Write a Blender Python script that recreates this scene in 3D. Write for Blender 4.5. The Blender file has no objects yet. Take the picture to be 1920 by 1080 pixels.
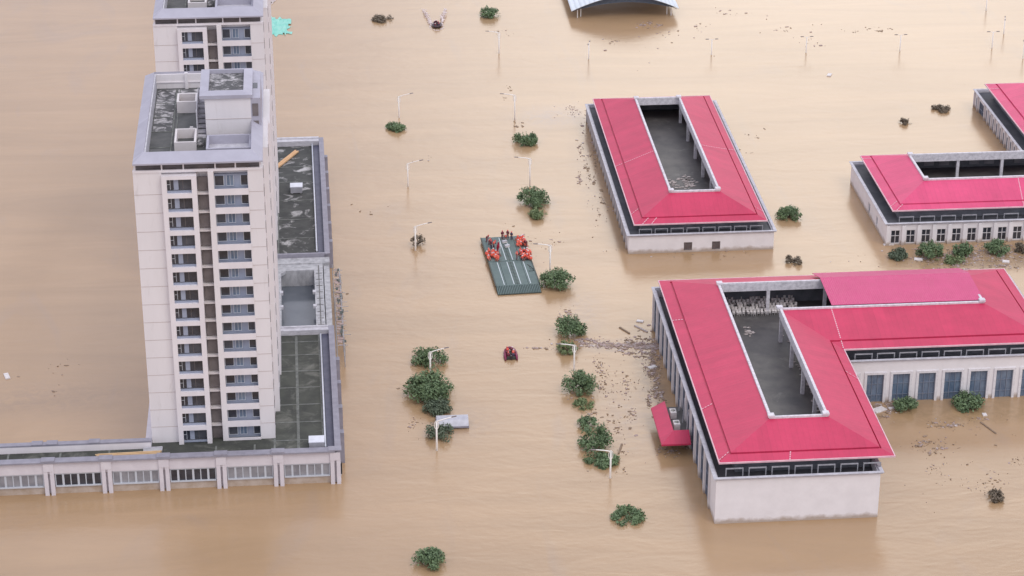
import bpy, bmesh, math, random
from mathutils import Vector, Matrix
rnd = random.Random(7)
D = bpy.data
S = bpy.context.scene
COL = S.collection

# ---------------------------------------------------------------- camera
CAM_H = 180.0
PITCH = math.radians(24.847)
YAW = math.radians(4.702)
FPX = 4358.0                       # focal length in pixels of a 1920 wide frame
cam = D.cameras.new('camera')
cam.sensor_width = 36
cam.lens = FPX / 1920 * 36
cam.clip_start = 1
cam.clip_end = 20000
camo = D.objects.new('camera', cam)
COL.objects.link(camo)
camo.location = (0, 0, CAM_H)
camo.rotation_euler = (math.pi / 2 - PITCH, 0, -YAW)
S.camera = camo

# ---------------------------------------------------------------- sun, sky, exposure
SUN_EL = math.radians(52)
SUN_AZ = math.radians(146)         # clockwise from +Y (behind the camera, to its right)
sd = Vector((math.sin(SUN_AZ) * math.cos(SUN_EL), math.cos(SUN_AZ) * math.cos(SUN_EL), math.sin(SUN_EL)))
sun = D.lights.new('sun', 'SUN')
sun.energy = 0.85
sun.angle = math.radians(26)
sun.color = (1.0, 0.95, 0.88)
suno = D.objects.new('sun', sun)
COL.objects.link(suno)
suno.rotation_euler = (-sd).to_track_quat('-Z', 'Y').to_euler()

world = D.worlds.new('World')
S.world = world
world.use_nodes = True
wn, wl = world.node_tree.nodes, world.node_tree.links
wn.clear()
sky = wn.new('ShaderNodeTexSky')
sky.sky_type = 'NISHITA'
sky.sun_disc = False
sky.sun_elevation = SUN_EL
sky.sun_rotation = SUN_AZ
sky.dust_density = 3.0
sky.air_density = 1.2
tc = wn.new('ShaderNodeTexCoord')
mp = wn.new('ShaderNodeMapping')
mp.inputs['Scale'].default_value = (1.0, 1.0, 2.6)
nz = wn.new('ShaderNodeTexNoise')
nz.inputs['Scale'].default_value = 2.2
nz.inputs['Detail'].default_value = 6
cr = wn.new('ShaderNodeValToRGB')
cr.color_ramp.elements[0].position = 0.3
cr.color_ramp.elements[0].color = (7.5, 7.7, 9.5, 1)
cr.color_ramp.elements[1].position = 0.72
cr.color_ramp.elements[1].color = (10.2, 10.1, 11.3, 1)
# the thin bright part of the cloud deck, low beyond the right of the view
gv = wn.new('ShaderNodeVectorMath'); gv.operation = 'DOT_PRODUCT'
ga, ge = math.radians(12.5), math.radians(21)
gv.inputs[1].default_value = (math.sin(ga) * math.cos(ge), math.cos(ga) * math.cos(ge), math.sin(ge))
gr = wn.new('ShaderNodeMapRange')
gr.interpolation_type = 'SMOOTHERSTEP'
gr.inputs['From Min'].default_value = 0.966
gr.inputs['From Max'].default_value = 1.0
gr.inputs['To Min'].default_value = 0.0
gr.inputs['To Max'].default_value = 19.0
ad = wn.new('ShaderNodeVectorMath'); ad.operation = 'ADD'
mx = wn.new('ShaderNodeMix'); mx.data_type = 'RGBA'
mx.inputs[0].default_value = 0.86
bg = wn.new('ShaderNodeBackground')
bg.inputs['Strength'].default_value = 0.1
wo = wn.new('ShaderNodeOutputWorld')
wl.new(tc.outputs['Generated'], mp.inputs['Vector'])
wl.new(mp.outputs[0], nz.inputs['Vector'])
wl.new(nz.outputs['Fac'], cr.inputs['Fac'])
wl.new(tc.outputs['Generated'], gv.inputs[0])
wl.new(gv.outputs['Value'], gr.inputs['Value'])
wl.new(sky.outputs[0], mx.inputs['A'])

wl.new(mx.outputs['Result'], ad.inputs[0])
gc = wn.new('ShaderNodeVectorMath'); gc.operation = 'SCALE'
gc.inputs[0].default_value = (1.0, 0.93, 0.76)
wl.new(gr.outputs[0], gc.inputs['Scale'])
wl.new(gc.outputs[0], ad.inputs[1])
# overcast deck: brighter overhead than near the horizon
sz = wn.new('ShaderNodeSeparateXYZ'); wl.new(tc.outputs['Generated'], sz.inputs[0])
zr = wn.new('ShaderNodeMapRange'); zr.inputs['From Min'].default_value = 0.15; zr.inputs['From Max'].default_value = 0.9
zr.inputs['To Min'].default_value = 1.06; zr.inputs['To Max'].default_value = 1.32
wl.new(sz.outputs['Z'], zr.inputs['Value'])
zs_ = wn.new('ShaderNodeVectorMath'); zs_.operation = 'SCALE'
wl.new(cr.outputs[0], zs_.inputs[0]); wl.new(zr.outputs[0], zs_.inputs['Scale'])
wl.new(zs_.outputs[0], mx.inputs['B'])
wl.new(ad.outputs[0], bg.inputs['Color'])
wl.new(bg.outputs[0], wo.inputs['Surface'])
S.view_settings.view_transform = 'Standard'
S.view_settings.look = 'None'
S.view_settings.gamma = 1
S.view_settings.exposure = 0.0

# ---------------------------------------------------------------- helpers
_F = Vector((math.sin(YAW) * math.cos(PITCH), math.cos(YAW) * math.cos(PITCH), -math.sin(PITCH)))
_R = Vector((math.cos(YAW), -math.sin(YAW), 0))
_U = _R.cross(_F)

def at(px, py, z=0.0):
    """point of the horizontal plane z seen at a pixel of the 1920 x 1080 photograph"""
    d = _F * FPX + _R * (px - 960) - _U * (py - 540)
    t = (z - CAM_H) / d.z
    return Vector((0, 0, CAM_H)) + d * t

def ppm(p):
    return FPX / ((Vector(p) - Vector((0, 0, CAM_H))).dot(_F))

def tag(o, label=None, cat=None, group=None, kind=None):
    if label: o['label'] = label
    if cat: o['category'] = cat
    if group: o['group'] = group
    if kind: o['kind'] = kind
    return o

def empty(name, loc=(0, 0, 0), rz=0.0, **k):
    o = D.objects.new(name, None)
    COL.objects.link(o)
    o.location = loc
    o.rotation_euler = (0, 0, rz)
    o.empty_display_size = 0.5
    return tag(o, **k)

def link(name, me, mats, parent=None):
    o = D.objects.new(name, me)
    COL.objects.link(o)
    for m in (mats if isinstance(mats, (list, tuple)) else [mats]):
        me.materials.append(m)
    if parent: o.parent = parent
    return o

SKEW = 0.0118
def skew(p):
    return (p[0] - SKEW * (p[1] - 317.4), p[1], p[2])

class MB:
    def __init__(self, org=(0, 0, 0), fn=None):
        self.v = []; self.f = []; self.mi = []; self.org = Vector(org); self.fn = fn; self.m = 0
    def add(self, pts, faces):
        n = len(self.v)
        for p in pts:
            if self.fn: p = self.fn(p)
            self.v.append((p[0] - self.org.x, p[1] - self.org.y, p[2] - self.org.z))
        for f in faces:
            self.f.append([n + i for i in f]); self.mi.append(self.m)
        return self
    def box(self, x0, x1, y0, y1, z0, z1):
        x0, x1 = min(x0, x1), max(x0, x1); y0, y1 = min(y0, y1), max(y0, y1)
        return self.add([(x0, y0, z0), (x1, y0, z0), (x1, y1, z0), (x0, y1, z0), (x0, y0, z1), (x1, y0, z1), (x1, y1, z1), (x0, y1, z1)],
                        [(0, 3, 2, 1), (4, 5, 6, 7), (0, 1, 5, 4), (1, 2, 6, 5), (2, 3, 7, 6), (3, 0, 4, 7)])
    def hexa(self, b, t):
        return self.add(list(b) + list(t), [(0, 3, 2, 1), (4, 5, 6, 7), (0, 1, 5, 4), (1, 2, 6, 5), (2, 3, 7, 6), (3, 0, 4, 7)])
    def quad(self, a, b, c, d):
        return self.add([a, b, c, d], [(0, 1, 2, 3)])
    def prism(self, poly, z0, z1):
        n = len(poly)
        pts = [(p[0], p[1], z0) for p in poly] + [(p[0], p[1], z1) for p in poly]
        return self.add(pts, [tuple(reversed(range(n))), tuple(range(n, 2 * n))] + [(i, (i + 1) % n, n + (i + 1) % n, n + i) for i in range(n)])
    def tube(self, pts, r, n=6, cap=True):
        pts = [Vector(p) for p in pts]
        rr = r if isinstance(r, (list, tuple)) else [r] * len(pts)
        rings = []
        for i, p in enumerate(pts):
            d = (pts[min(i + 1, len(pts) - 1)] - pts[max(i - 1, 0)]).normalized()
            a = d.orthogonal().normalized() if abs(d.z) < 0.99 else Vector((1, 0, 0))
            if i and (a - rings_a).length > 1.2: a = -a
            rings_a = a
            b = d.cross(a)
            rings.append([p + (a * math.cos(2 * math.pi * k / n) + b * math.sin(2 * math.pi * k / n)) * rr[i] for k in range(n)])
        v = [q for ring in rings for q in ring]
        f = []
        for i in range(len(pts) - 1):
            for k in range(n):
                f.append((i * n + k, i * n + (k + 1) % n, (i + 1) * n + (k + 1) % n, (i + 1) * n + k))
        if cap:
            f.append(tuple(reversed(range(n)))); f.append(tuple(range((len(pts) - 1) * n, len(pts) * n)))
        return self.add(v, f)
    def build(self, name, mat, parent=None, smooth=False, label=None):
        me = D.meshes.new(name)
        me.from_pydata([tuple(p) for p in self.v], [], self.f)
        me.update()
        o = link(name, me, mat, parent)
        if isinstance(mat, (list, tuple)): me.polygons.foreach_set('material_index', self.mi)
        if smooth: me.polygons.foreach_set('use_smooth', [True] * len(me.polygons))
        if label: o['label'] = label
        return o

def copy_tree(o, parent=None):
    c = o.copy(); COL.objects.link(c)
    if parent: c.parent = parent
    for ch in list(o.children):
        copy_tree(ch, c)
    return c

def offs(poly, d):
    """offset a counter-clockwise polygon outwards by d"""
    n = len(poly); out = []
    for i in range(n):
        p0, p1, p2 = Vector(poly[i - 1]), Vector(poly[i]), Vector(poly[(i + 1) % n])
        d1 = (p1 - p0).normalized(); d2 = (p2 - p1).normalized()
        n1 = Vector((d1.y, -d1.x)); n2 = Vector((d2.y, -d2.x))
        k = n1 + n2
        out.append(tuple(p1 + k * (d / max(0.2, k.dot(n1)))))
    return out

def ringmb(mb, poly, do, di, z0, z1, zi0=None, zi1=None):
    """mitred frame following a polygon, from outward offset do to outward offset di"""
    a, b = offs(poly, do), offs(poly, di); n = len(poly)
    zi0 = z0 if zi0 is None else zi0; zi1 = z1 if zi1 is None else zi1
    for i in range(n):
        j = (i + 1) % n
        mb.hexa([(*a[i], z0), (*a[j], z0), (*b[j], zi0), (*b[i], zi0)], [(*a[i], z1), (*a[j], z1), (*b[j], zi1), (*b[i], zi1)])
    return mb

# ---------------------------------------------------------------- materials
def mat(name, col, rough=0.6, col2=None, scale=1.0, lo=0.35, hi=0.65, bump=0.0, bscale=8.0, spec=0.5, metal=0.0, stretch=(1, 1, 1), detail=6,
        third=None, coat=0.0, rvar=0.0):
    m = D.materials.new(name); m.use_nodes = True
    n, l = m.node_tree.nodes, m.node_tree.links
    b = n['Principled BSDF']
    b.inputs['Base Color'].default_value = (*col, 1)
    b.inputs['Roughness'].default_value = rough
    b.inputs['Specular IOR Level'].default_value = spec
    b.inputs['Metallic'].default_value = metal
    b.inputs['Coat Weight'].default_value = coat
    b.inputs['Coat Roughness'].default_value = 0.3
    t = n.new('ShaderNodeTexCoord')
    mpn = n.new('ShaderNodeMapping'); mpn.inputs['Scale'].default_value = stretch
    l.new(t.outputs['Object'], mpn.inputs['Vector'])
    if col2 is not None:
        a = n.new('ShaderNodeTexNoise'); a.inputs['Scale'].default_value = scale; a.inputs['Detail'].default_value = detail
        a.inputs['Roughness'].default_value = 0.62
        l.new(mpn.outputs[0], a.inputs['Vector'])
        r = n.new('ShaderNodeValToRGB')
        r.color_ramp.elements[0].position = lo; r.color_ramp.elements[0].color = (*col, 1)
        r.color_ramp.elements[1].position = hi; r.color_ramp.elements[1].color = (*col2, 1)
        l.new(a.outputs['Fac'], r.inputs['Fac'])
        out = r.outputs[0]
        if third is not None:        # (colour, scale, lo, hi): patches with a shape of their own
            c3, s3, l3, h3 = third
            a3 = n.new('ShaderNodeTexNoise'); a3.inputs['Scale'].default_value = s3; a3.inputs['Detail'].default_value = 9; a3.inputs['Roughness'].default_value = 0.68
            a3.inputs['Distortion'].default_value = 0.6
            l.new(mpn.outputs[0], a3.inputs['Vector'])
            r3 = n.new('ShaderNodeMapRange'); r3.inputs['From Min'].default_value = l3; r3.inputs['From Max'].default_value = h3
            l.new(a3.outputs['Fac'], r3.inputs['Value'])
            m3 = n.new('ShaderNodeMix'); m3.data_type = 'RGBA'
            l.new(r3.outputs[0], m3.inputs[0]); l.new(out, m3.inputs['A']); m3.inputs['B'].default_value = (*c3, 1)
            out = m3.outputs['Result']
        l.new(out, b.inputs['Base Color'])
        if rvar:
            rr = n.new('ShaderNodeMapRange'); rr.inputs['To Min'].default_value = rough - rvar; rr.inputs['To Max'].default_value = rough + rvar
            l.new(a.outputs['Fac'], rr.inputs['Value']); l.new(rr.outputs[0], b.inputs['Roughness'])
    if bump:
        a2 = n.new('ShaderNodeTexNoise'); a2.inputs['Scale'].default_value = bscale; a2.inputs['Detail'].default_value = 4
        l.new(mpn.outputs[0], a2.inputs['Vector'])
        bp = n.new('ShaderNodeBump'); bp.inputs['Strength'].default_value = bump; bp.inputs['Distance'].default_value = 0.1
        l.new(a2.outputs['Fac'], bp.inputs['Height']); l.new(bp.outputs[0], b.inputs['Normal'])
    return m

M = {}
def roofmat(name, c, c2, rough=0.44):
    m = mat(name, c, rough, c2, scale=0.09, lo=0.3, hi=0.7, spec=0.45, detail=8, rvar=0.05)
    n, l = m.node_tree.nodes, m.node_tree.links
    bs = n['Principled BSDF']
    t = n.new('ShaderNodeTexCoord'); sx = n.new('ShaderNodeSeparateXYZ'); l.new(t.outputs['Object'], sx.inputs[0])
    nn = n.new('ShaderNodeSeparateXYZ'); l.new(t.outputs['Normal'], nn.inputs[0])
    def mth(op, a, b=None):
        k = n.new('ShaderNodeMath'); k.operation = op
        for i, q in enumerate((a, b)):
            if q is None: continue
            if isinstance(q, (int, float)): k.inputs[i].default_value = q
            else: l.new(q, k.inputs[i])
        return k.outputs[0]
    ax = mth('ABSOLUTE', nn.outputs['X']); ay = mth('ABSOLUTE', nn.outputs['Y'])
    side = mth('GREATER_THAN', ax, ay)                      # slope faces sideways: sheets run across it
    along = mth('ADD', mth('MULTIPLY', side, sx.outputs['Y']), mth('MULTIPLY', mth('SUBTRACT', 1.0, side), sx.outputs['X']))
    # sheet metal ribs every 0.9 m and small tone differences from sheet to sheet
    rib = mth('GREATER_THAN', mth('FRACT', mth('DIVIDE', along, 0.9)), 0.86)
    wn_ = n.new('ShaderNodeTexWhiteNoise'); wn_.noise_dimensions = '1D'
    l.new(mth('FLOOR', mth('DIVIDE', along, 1.8)), wn_.inputs['W'])
    no = n.new('ShaderNodeTexNoise'); no.inputs['Scale'].default_value = 1.3; no.inputs['Detail'].default_value = 5
    l.new(t.outputs['Object'], no.inputs['Vector'])
    fade = n.new('ShaderNodeTexNoise'); fade.inputs['Scale'].default_value = 0.35; fade.inputs['Detail'].default_value = 7; fade.inputs['Roughness'].default_value = 0.7
    l.new(t.outputs['Object'], fade.inputs['Vector'])
    v = mth('ADD', mth('MULTIPLY', wn_.outputs['Value'], 0.09), mth('MULTIPLY', fade.outputs['Fac'], 0.42))
    v = mth('ADD', v, 0.755)
    v = mth('SUBTRACT', v, mth('MULTIPLY', rib, 0.05))
    src = bs.inputs['Base Color'].links[0].from_socket
    sc_ = n.new('ShaderNodeVectorMath'); sc_.operation = 'SCALE'
    l.new(src, sc_.inputs[0]); l.new(v, sc_.inputs['Scale']); l.new(sc_.outputs[0], bs.inputs['Base Color'])
    bp = n.new('ShaderNodeBump'); bp.inputs['Strength'].default_value = 0.3; bp.inputs['Distance'].default_value = 0.05
    l.new(mth('ADD', no.outputs['Fac'], mth('MULTIPLY', rib, 0.5)), bp.inputs['Height'])
    l.new(bp.outputs[0], bs.inputs['Normal'])
    return m
M['roof'] = roofmat('red_roof_metal', (0.575, 0.040, 0.106), (0.51, 0.036, 0.094))
M['roof_pink'] = roofmat('pink_roof_metal', (0.70, 0.075, 0.185), (0.63, 0.065, 0.165))
M['groove'] = mat('roof_gutter_dark', (0.035, 0.003, 0.009), 0.8, (0.06, 0.006, 0.015), 2.0, spec=0.1)  # gutter dirt, with the shade of the recess deepened in the colour
M['trim'] = mat('pink_white_trim', (0.80, 0.52, 0.56), 0.5, (0.62, 0.40, 0.45), 0.8)
M['strip'] = mat('pale_strip', (0.75, 0.42, 0.48), 0.5)
M['wall'] = mat('off_white_wall', (0.70, 0.66, 0.65), 0.75, (0.62, 0.58, 0.57), 0.35, bump=0.1, third=((0.42, 0.38, 0.35), 0.25, 0.62, 0.8))
M['hallwall'] = mat('hall_white_wall', (0.83, 0.80, 0.80), 0.7, (0.77, 0.74, 0.74), 0.4, bump=0.1, third=((0.62, 0.59, 0.58), 0.3, 0.64, 0.85))
M['cornice'] = mat('grey_white_cornice', (0.60, 0.59, 0.62), 0.7, (0.44, 0.43, 0.46), 0.9, stretch=(1, 1, 3))
def tide_line(m, z0=0.25, z1=0.95, col=(0.33, 0.24, 0.16)):
    n, l = m.node_tree.nodes, m.node_tree.links; bs = n['Principled BSDF']
    t = n.new('ShaderNodeTexCoord'); sx = n.new('ShaderNodeSeparateXYZ'); l.new(t.outputs['Object'], sx.inputs[0])
    no = n.new('ShaderNodeTexNoise'); no.inputs['Scale'].default_value = 0.8; no.inputs['Detail'].default_value = 6
    l.new(t.outputs['Object'], no.inputs['Vector'])
    ad_ = n.new('ShaderNodeMath'); ad_.operation = 'MULTIPLY_ADD'; ad_.inputs[1].default_value = -1.2
    l.new(no.outputs['Fac'], ad_.inputs[0]); l.new(sx.outputs['Z'], ad_.inputs[2])
    mr_ = n.new('ShaderNodeMapRange'); mr_.inputs['From Min'].default_value = z0 - .6; mr_.inputs['From Max'].default_value = z1 - .6
    mr_.inputs['To Min'].default_value = .75; mr_.inputs['To Max'].default_value = 0
    l.new(ad_.outputs[0], mr_.inputs['Value'])
    mm = n.new('ShaderNodeMix'); mm.data_type = 'RGBA'; mm.inputs['B'].default_value = (*col, 1)
    l.new(bs.inputs['Base Color'].links[0].from_socket, mm.inputs['A']); l.new(mr_.outputs[0], mm.inputs[0]); l.new(mm.outputs['Result'], bs.inputs['Base Color'])
for k in ('wall', 'hallwall'): tide_line(M[k])
M['tide'] = mat('mud_stained_base', (0.40, 0.31, 0.23), 0.8, (0.52, 0.44, 0.37), 0.6)
M['concrete'] = mat('weathered_concrete', (0.50, 0.50, 0.51), 0.85, (0.26, 0.26, 0.27), 1.1, 0.35, 0.75, bump=0.3, bscale=6, stretch=(1, 1, 0.4))
M['curb'] = mat('pale_stained_curb', (0.74, 0.71, 0.73), 0.8, (0.42, 0.40, 0.42), 1.6, 0.4, 0.8)
M['slab'] = mat('dark_wet_slab', (0.070, 0.068, 0.068), 0.5, (0.125, 0.118, 0.110), 0.25, third=((0.21, 0.20, 0.19), 0.22, 0.56, 0.74), bump=0.2)  # wet floor, its tones lifted in place of haze
M['shade_dark'] = mat('shade_dark_slab', (0.065, 0.07, 0.08), 0.7, (0.10, 0.105, 0.115), 0.5)  # deep shade between parapet and eave is put into this tone
M['attic'] = mat('dark_attic_wall', (0.13, 0.14, 0.155), 0.8, (0.19, 0.20, 0.22), 0.6)  # dark tone carries the shade under the eaves, lifted in place of haze
M['ledge'] = mat('grey_ledge_frame', (0.40, 0.40, 0.42), 0.8, (0.28, 0.28, 0.30), 1.5)
M['glass'] = mat('blue_grey_glass', (0.085, 0.13, 0.20), 0.2, (0.18, 0.24, 0.32), 0.8, spec=0.8, stretch=(1, 1, 0.5))
M['glass_dark'] = mat('dark_window_glass', (0.022, 0.025, 0.034), 0.15, (0.05, 0.055, 0.07), 0.6, spec=0.7)
M['pane_grey'] = mat('dim_grey_pane', (0.05, 0.055, 0.068), 0.3, (0.085, 0.09, 0.105), 0.7)
M['brownpane'] = mat('brown_boarded_pane', (0.16, 0.125, 0.12), 0.6, (0.11, 0.085, 0.08), 1.5)
M['greypanel'] = mat('grey_glass_panel', (0.22, 0.22, 0.24), 0.3, (0.33, 0.33, 0.35), 0.5)
M['frame'] = mat('grey_window_frame', (0.55, 0.58, 0.62), 0.5)
M['darkframe'] = mat('slate_window_frame', (0.20, 0.23, 0.29), 0.6)
M['shade_panel'] = mat('matt_slate_shade_panel', (0.075, 0.085, 0.11), 0.85, (0.12, 0.13, 0.16), 0.6, spec=0.15)  # dark panes; shade between the pilasters is put into their colour
M['whiteframe'] = mat('white_window_frame', (0.78, 0.76, 0.77), 0.5, (0.66, 0.64, 0.65), 2.0)
M['twall'] = mat('tower_cream_wall', (0.79, 0.755, 0.755), 0.75, (0.745, 0.71, 0.71), 0.3, bump=0.08, stretch=(1, 1, 0.22), third=((0.64, 0.60, 0.59), 0.9, 0.58, 0.8))
M['twhite'] = mat('tower_white_trim', (0.80, 0.76, 0.77), 0.7, (0.74, 0.70, 0.71), 0.6, stretch=(1, 1, 0.4))
M['tblue'] = mat('tower_blue_grey_wall', (0.33, 0.37, 0.46), 0.75, (0.28, 0.31, 0.39), 0.5)
M['tjoint'] = mat('tower_joint', (0.50, 0.43, 0.40), 0.8)
M['crown'] = mat('lilac_grey_crown', (0.44, 0.43, 0.49), 0.65, (0.39, 0.38, 0.435), 0.35, third=((0.50, 0.49, 0.56), 0.2, 0.55, 0.75))
M['recess'] = mat('brown_grey_recess', (0.20, 0.175, 0.17), 0.8, (0.15, 0.13, 0.125), 0.8)
M['troof'] = mat('peeling_roof_felt', (0.075, 0.078, 0.076), 0.8, (0.125, 0.125, 0.122), 0.5, bump=0.2)
M['peel'] = mat('peeling_roof_patches', (0.065, 0.065, 0.066), 0.75, (0.10, 0.10, 0.10), 0.8, third=((0.52, 0.50, 0.50), 0.6, 0.49, 0.62), bump=0.2)
M['podroof'] = mat('olive_grey_roof_panels', (0.050, 0.053, 0.047), 0.75, (0.080, 0.085, 0.070), 0.35, spec=0.3, third=((0.19, 0.19, 0.165), 0.28, 0.52, 0.74))
M['podpeel'] = mat('roof_panels_with_patches', (0.048, 0.050, 0.048), 0.75, (0.078, 0.080, 0.074), 0.4, spec=0.3, third=((0.46, 0.45, 0.44), 0.38, 0.54, 0.68))
M['joint'] = mat('pale_roof_joint', (0.20, 0.21, 0.19), 0.8, (0.10, 0.105, 0.095), 0.9)
M['podcap'] = mat('purple_grey_coping', (0.31, 0.30, 0.345), 0.7, (0.25, 0.24, 0.28), 0.8)
M['podwall'] = mat('podium_pink_white_wall', (0.70, 0.665, 0.69), 0.7, (0.63, 0.59, 0.62), 0.5)
M['pipe'] = mat('white_pipe', (0.72, 0.74, 0.80), 0.4, (0.6, 0.62, 0.68), 1.0)
M['navy'] = mat('dark_blue_gutter', (0.06, 0.065, 0.11), 0.5, (0.10, 0.10, 0.15), 0.6)
M['well'] = mat('still_grey_water', (0.10, 0.115, 0.135), 0.12, (0.135, 0.15, 0.17), 0.15)
M['lamp'] = mat('cream_lamp_paint', (0.92, 0.88, 0.82), 0.45, (0.84, 0.80, 0.74), 3.0)
M['lamphead'] = mat('dark_lamp_head', (0.16, 0.13, 0.12), 0.5, (0.22, 0.18, 0.17), 5.0)
M['bark'] = mat('brown_bark', (0.09, 0.065, 0.045), 0.9, (0.14, 0.10, 0.075), 6.0)
M['timber'] = mat('orange_timber', (0.62, 0.36, 0.17), 0.8, (0.70, 0.45, 0.25), 2.0)
M['timber2'] = mat('pale_yellow_timber', (0.72, 0.52, 0.30), 0.8, (0.55, 0.38, 0.21), 2.5, stretch=(0.2, 6, 1))
M['metal'] = mat('galvanised_metal', (0.50, 0.50, 0.54), 0.4, (0.40, 0.40, 0.43), 1.0, metal=0.3)
M['deck'] = mat('grey_green_raft_deck', (0.105, 0.150, 0.142), 0.7, (0.135, 0.185, 0.172), 0.5, bump=0.15, third=((0.17, 0.19, 0.18), 0.8, 0.62, 0.8))
M['hull'] = mat('dark_green_hull', (0.045, 0.06, 0.05), 0.6, (0.075, 0.085, 0.07), 1.0)
M['stripe'] = mat('white_deck_stripe', (0.58, 0.64, 0.65), 0.7)
M['rubber'] = mat('dark_red_boat_rubber', (0.24, 0.02, 0.07), 0.4, (0.17, 0.02, 0.06), 2.0)
M['rubber_black'] = mat('dark_boat_rubber', (0.035, 0.02, 0.025), 0.45, (0.06, 0.035, 0.04), 2.0)
M['skin'] = mat('skin', (0.45, 0.26, 0.18), 0.6)
M['orange'] = mat('orange_red_fabric', (0.92, 0.15, 0.085), 0.7, (0.78, 0.10, 0.06), 6.0)
M['orange2'] = mat('light_orange_fabric', (0.95, 0.26, 0.18), 0.7, (0.88, 0.18, 0.12), 6.0)
M['maroon'] = mat('maroon_fabric', (0.13, 0.02, 0.04), 0.8, (0.18, 0.03, 0.05), 6.0)
M['navycloth'] = mat('dark_blue_fabric', (0.04, 0.03, 0.07), 0.85, (0.07, 0.05, 0.09), 6.0)
M['helmet_red'] = mat('red_helmet', (0.65, 0.05, 0.06), 0.35)
M['helmet_white'] = mat('pale_helmet', (0.75, 0.60, 0.62), 0.35)
M['flagred'] = mat('dark_red_flag_cloth', (0.35, 0.015, 0.035), 0.8, (0.25, 0.01, 0.03), 3.0)
M['foam'] = mat('white_foam', (0.82, 0.74, 0.72), 0.7, (0.70, 0.60, 0.56), 2.0)
M['white'] = mat('white_plastic', (0.78, 0.74, 0.72), 0.5, (0.62, 0.58, 0.55), 3.0)
M['teal'] = mat('teal_tarpaulin', (0.16, 0.55, 0.44), 0.5, (0.28, 0.62, 0.52), 0.4, third=((0.55, 0.62, 0.52), 0.35, 0.6, 0.7), bump=0.4, bscale=0.8)
M['debris_brown'] = mat('brown_flotsam', (0.23, 0.165, 0.115), 0.9, (0.34, 0.25, 0.175), 3.0)
M['debris_grey'] = mat('purple_grey_flotsam', (0.33, 0.25, 0.235), 0.9, (0.42, 0.32, 0.28), 1.5)
M['debris_pale'] = mat('pale_flotsam', (0.62, 0.56, 0.53), 0.8, (0.45, 0.38, 0.35), 3.0)
M['canopy'] = mat('bluish_white_sheet_roof', (0.78, 0.84, 0.88), 0.4, (0.70, 0.77, 0.82), 0.5)
M['truss'] = mat('dark_blue_grey_truss', (0.07, 0.09, 0.12), 0.6, (0.11, 0.13, 0.16), 1.0)

def magenta():
    m = mat('magenta_corrugated_sheet', (0.60, 0.052, 0.185), 0.45, (0.54, 0.046, 0.16), 0.4, lo=0.3, hi=0.7)
    n, l = m.node_tree.nodes, m.node_tree.links
    t = n.new('ShaderNodeTexCoord'); w = n.new('ShaderNodeTexWave')
    w.inputs['Scale'].default_value = 0.9; w.bands_direction = 'X'; w.inputs['Distortion'].default_value = 0.3
    l.new(t.outputs['Object'], w.inputs['Vector'])
    bp = n.new('ShaderNodeBump'); bp.inputs['Strength'].default_value = 0.5; bp.inputs['Distance'].default_value = 0.06
    l.new(w.outputs['Fac'], bp.inputs['Height']); l.new(bp.outputs[0], n['Principled BSDF'].inputs['Normal'])
    return m
M['magenta'] = magenta()

def foliage(name, dark, light, alt):
    m = mat(name, dark, 0.6, light, scale=0.9, lo=0.35, hi=0.65, spec=0.35, third=(alt, 2.3, 0.58, 0.72))
    return m
M['leaf'] = foliage('deep_green_leaves', (0.105, 0.158, 0.082), (0.17, 0.245, 0.115), (0.26, 0.32, 0.15))
M['leaf_light'] = foliage('yellow_green_leaves', (0.15, 0.20, 0.09), (0.22, 0.28, 0.13), (0.30, 0.32, 0.17))
M['leaf_dull'] = foliage('dull_green_leaves', (0.085, 0.115, 0.075), (0.13, 0.165, 0.10), (0.20, 0.19, 0.13))
M['leaf_brown'] = foliage('muddy_brown_leaves', (0.15, 0.12, 0.085), (0.22, 0.18, 0.13), (0.15, 0.16, 0.10))

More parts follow.
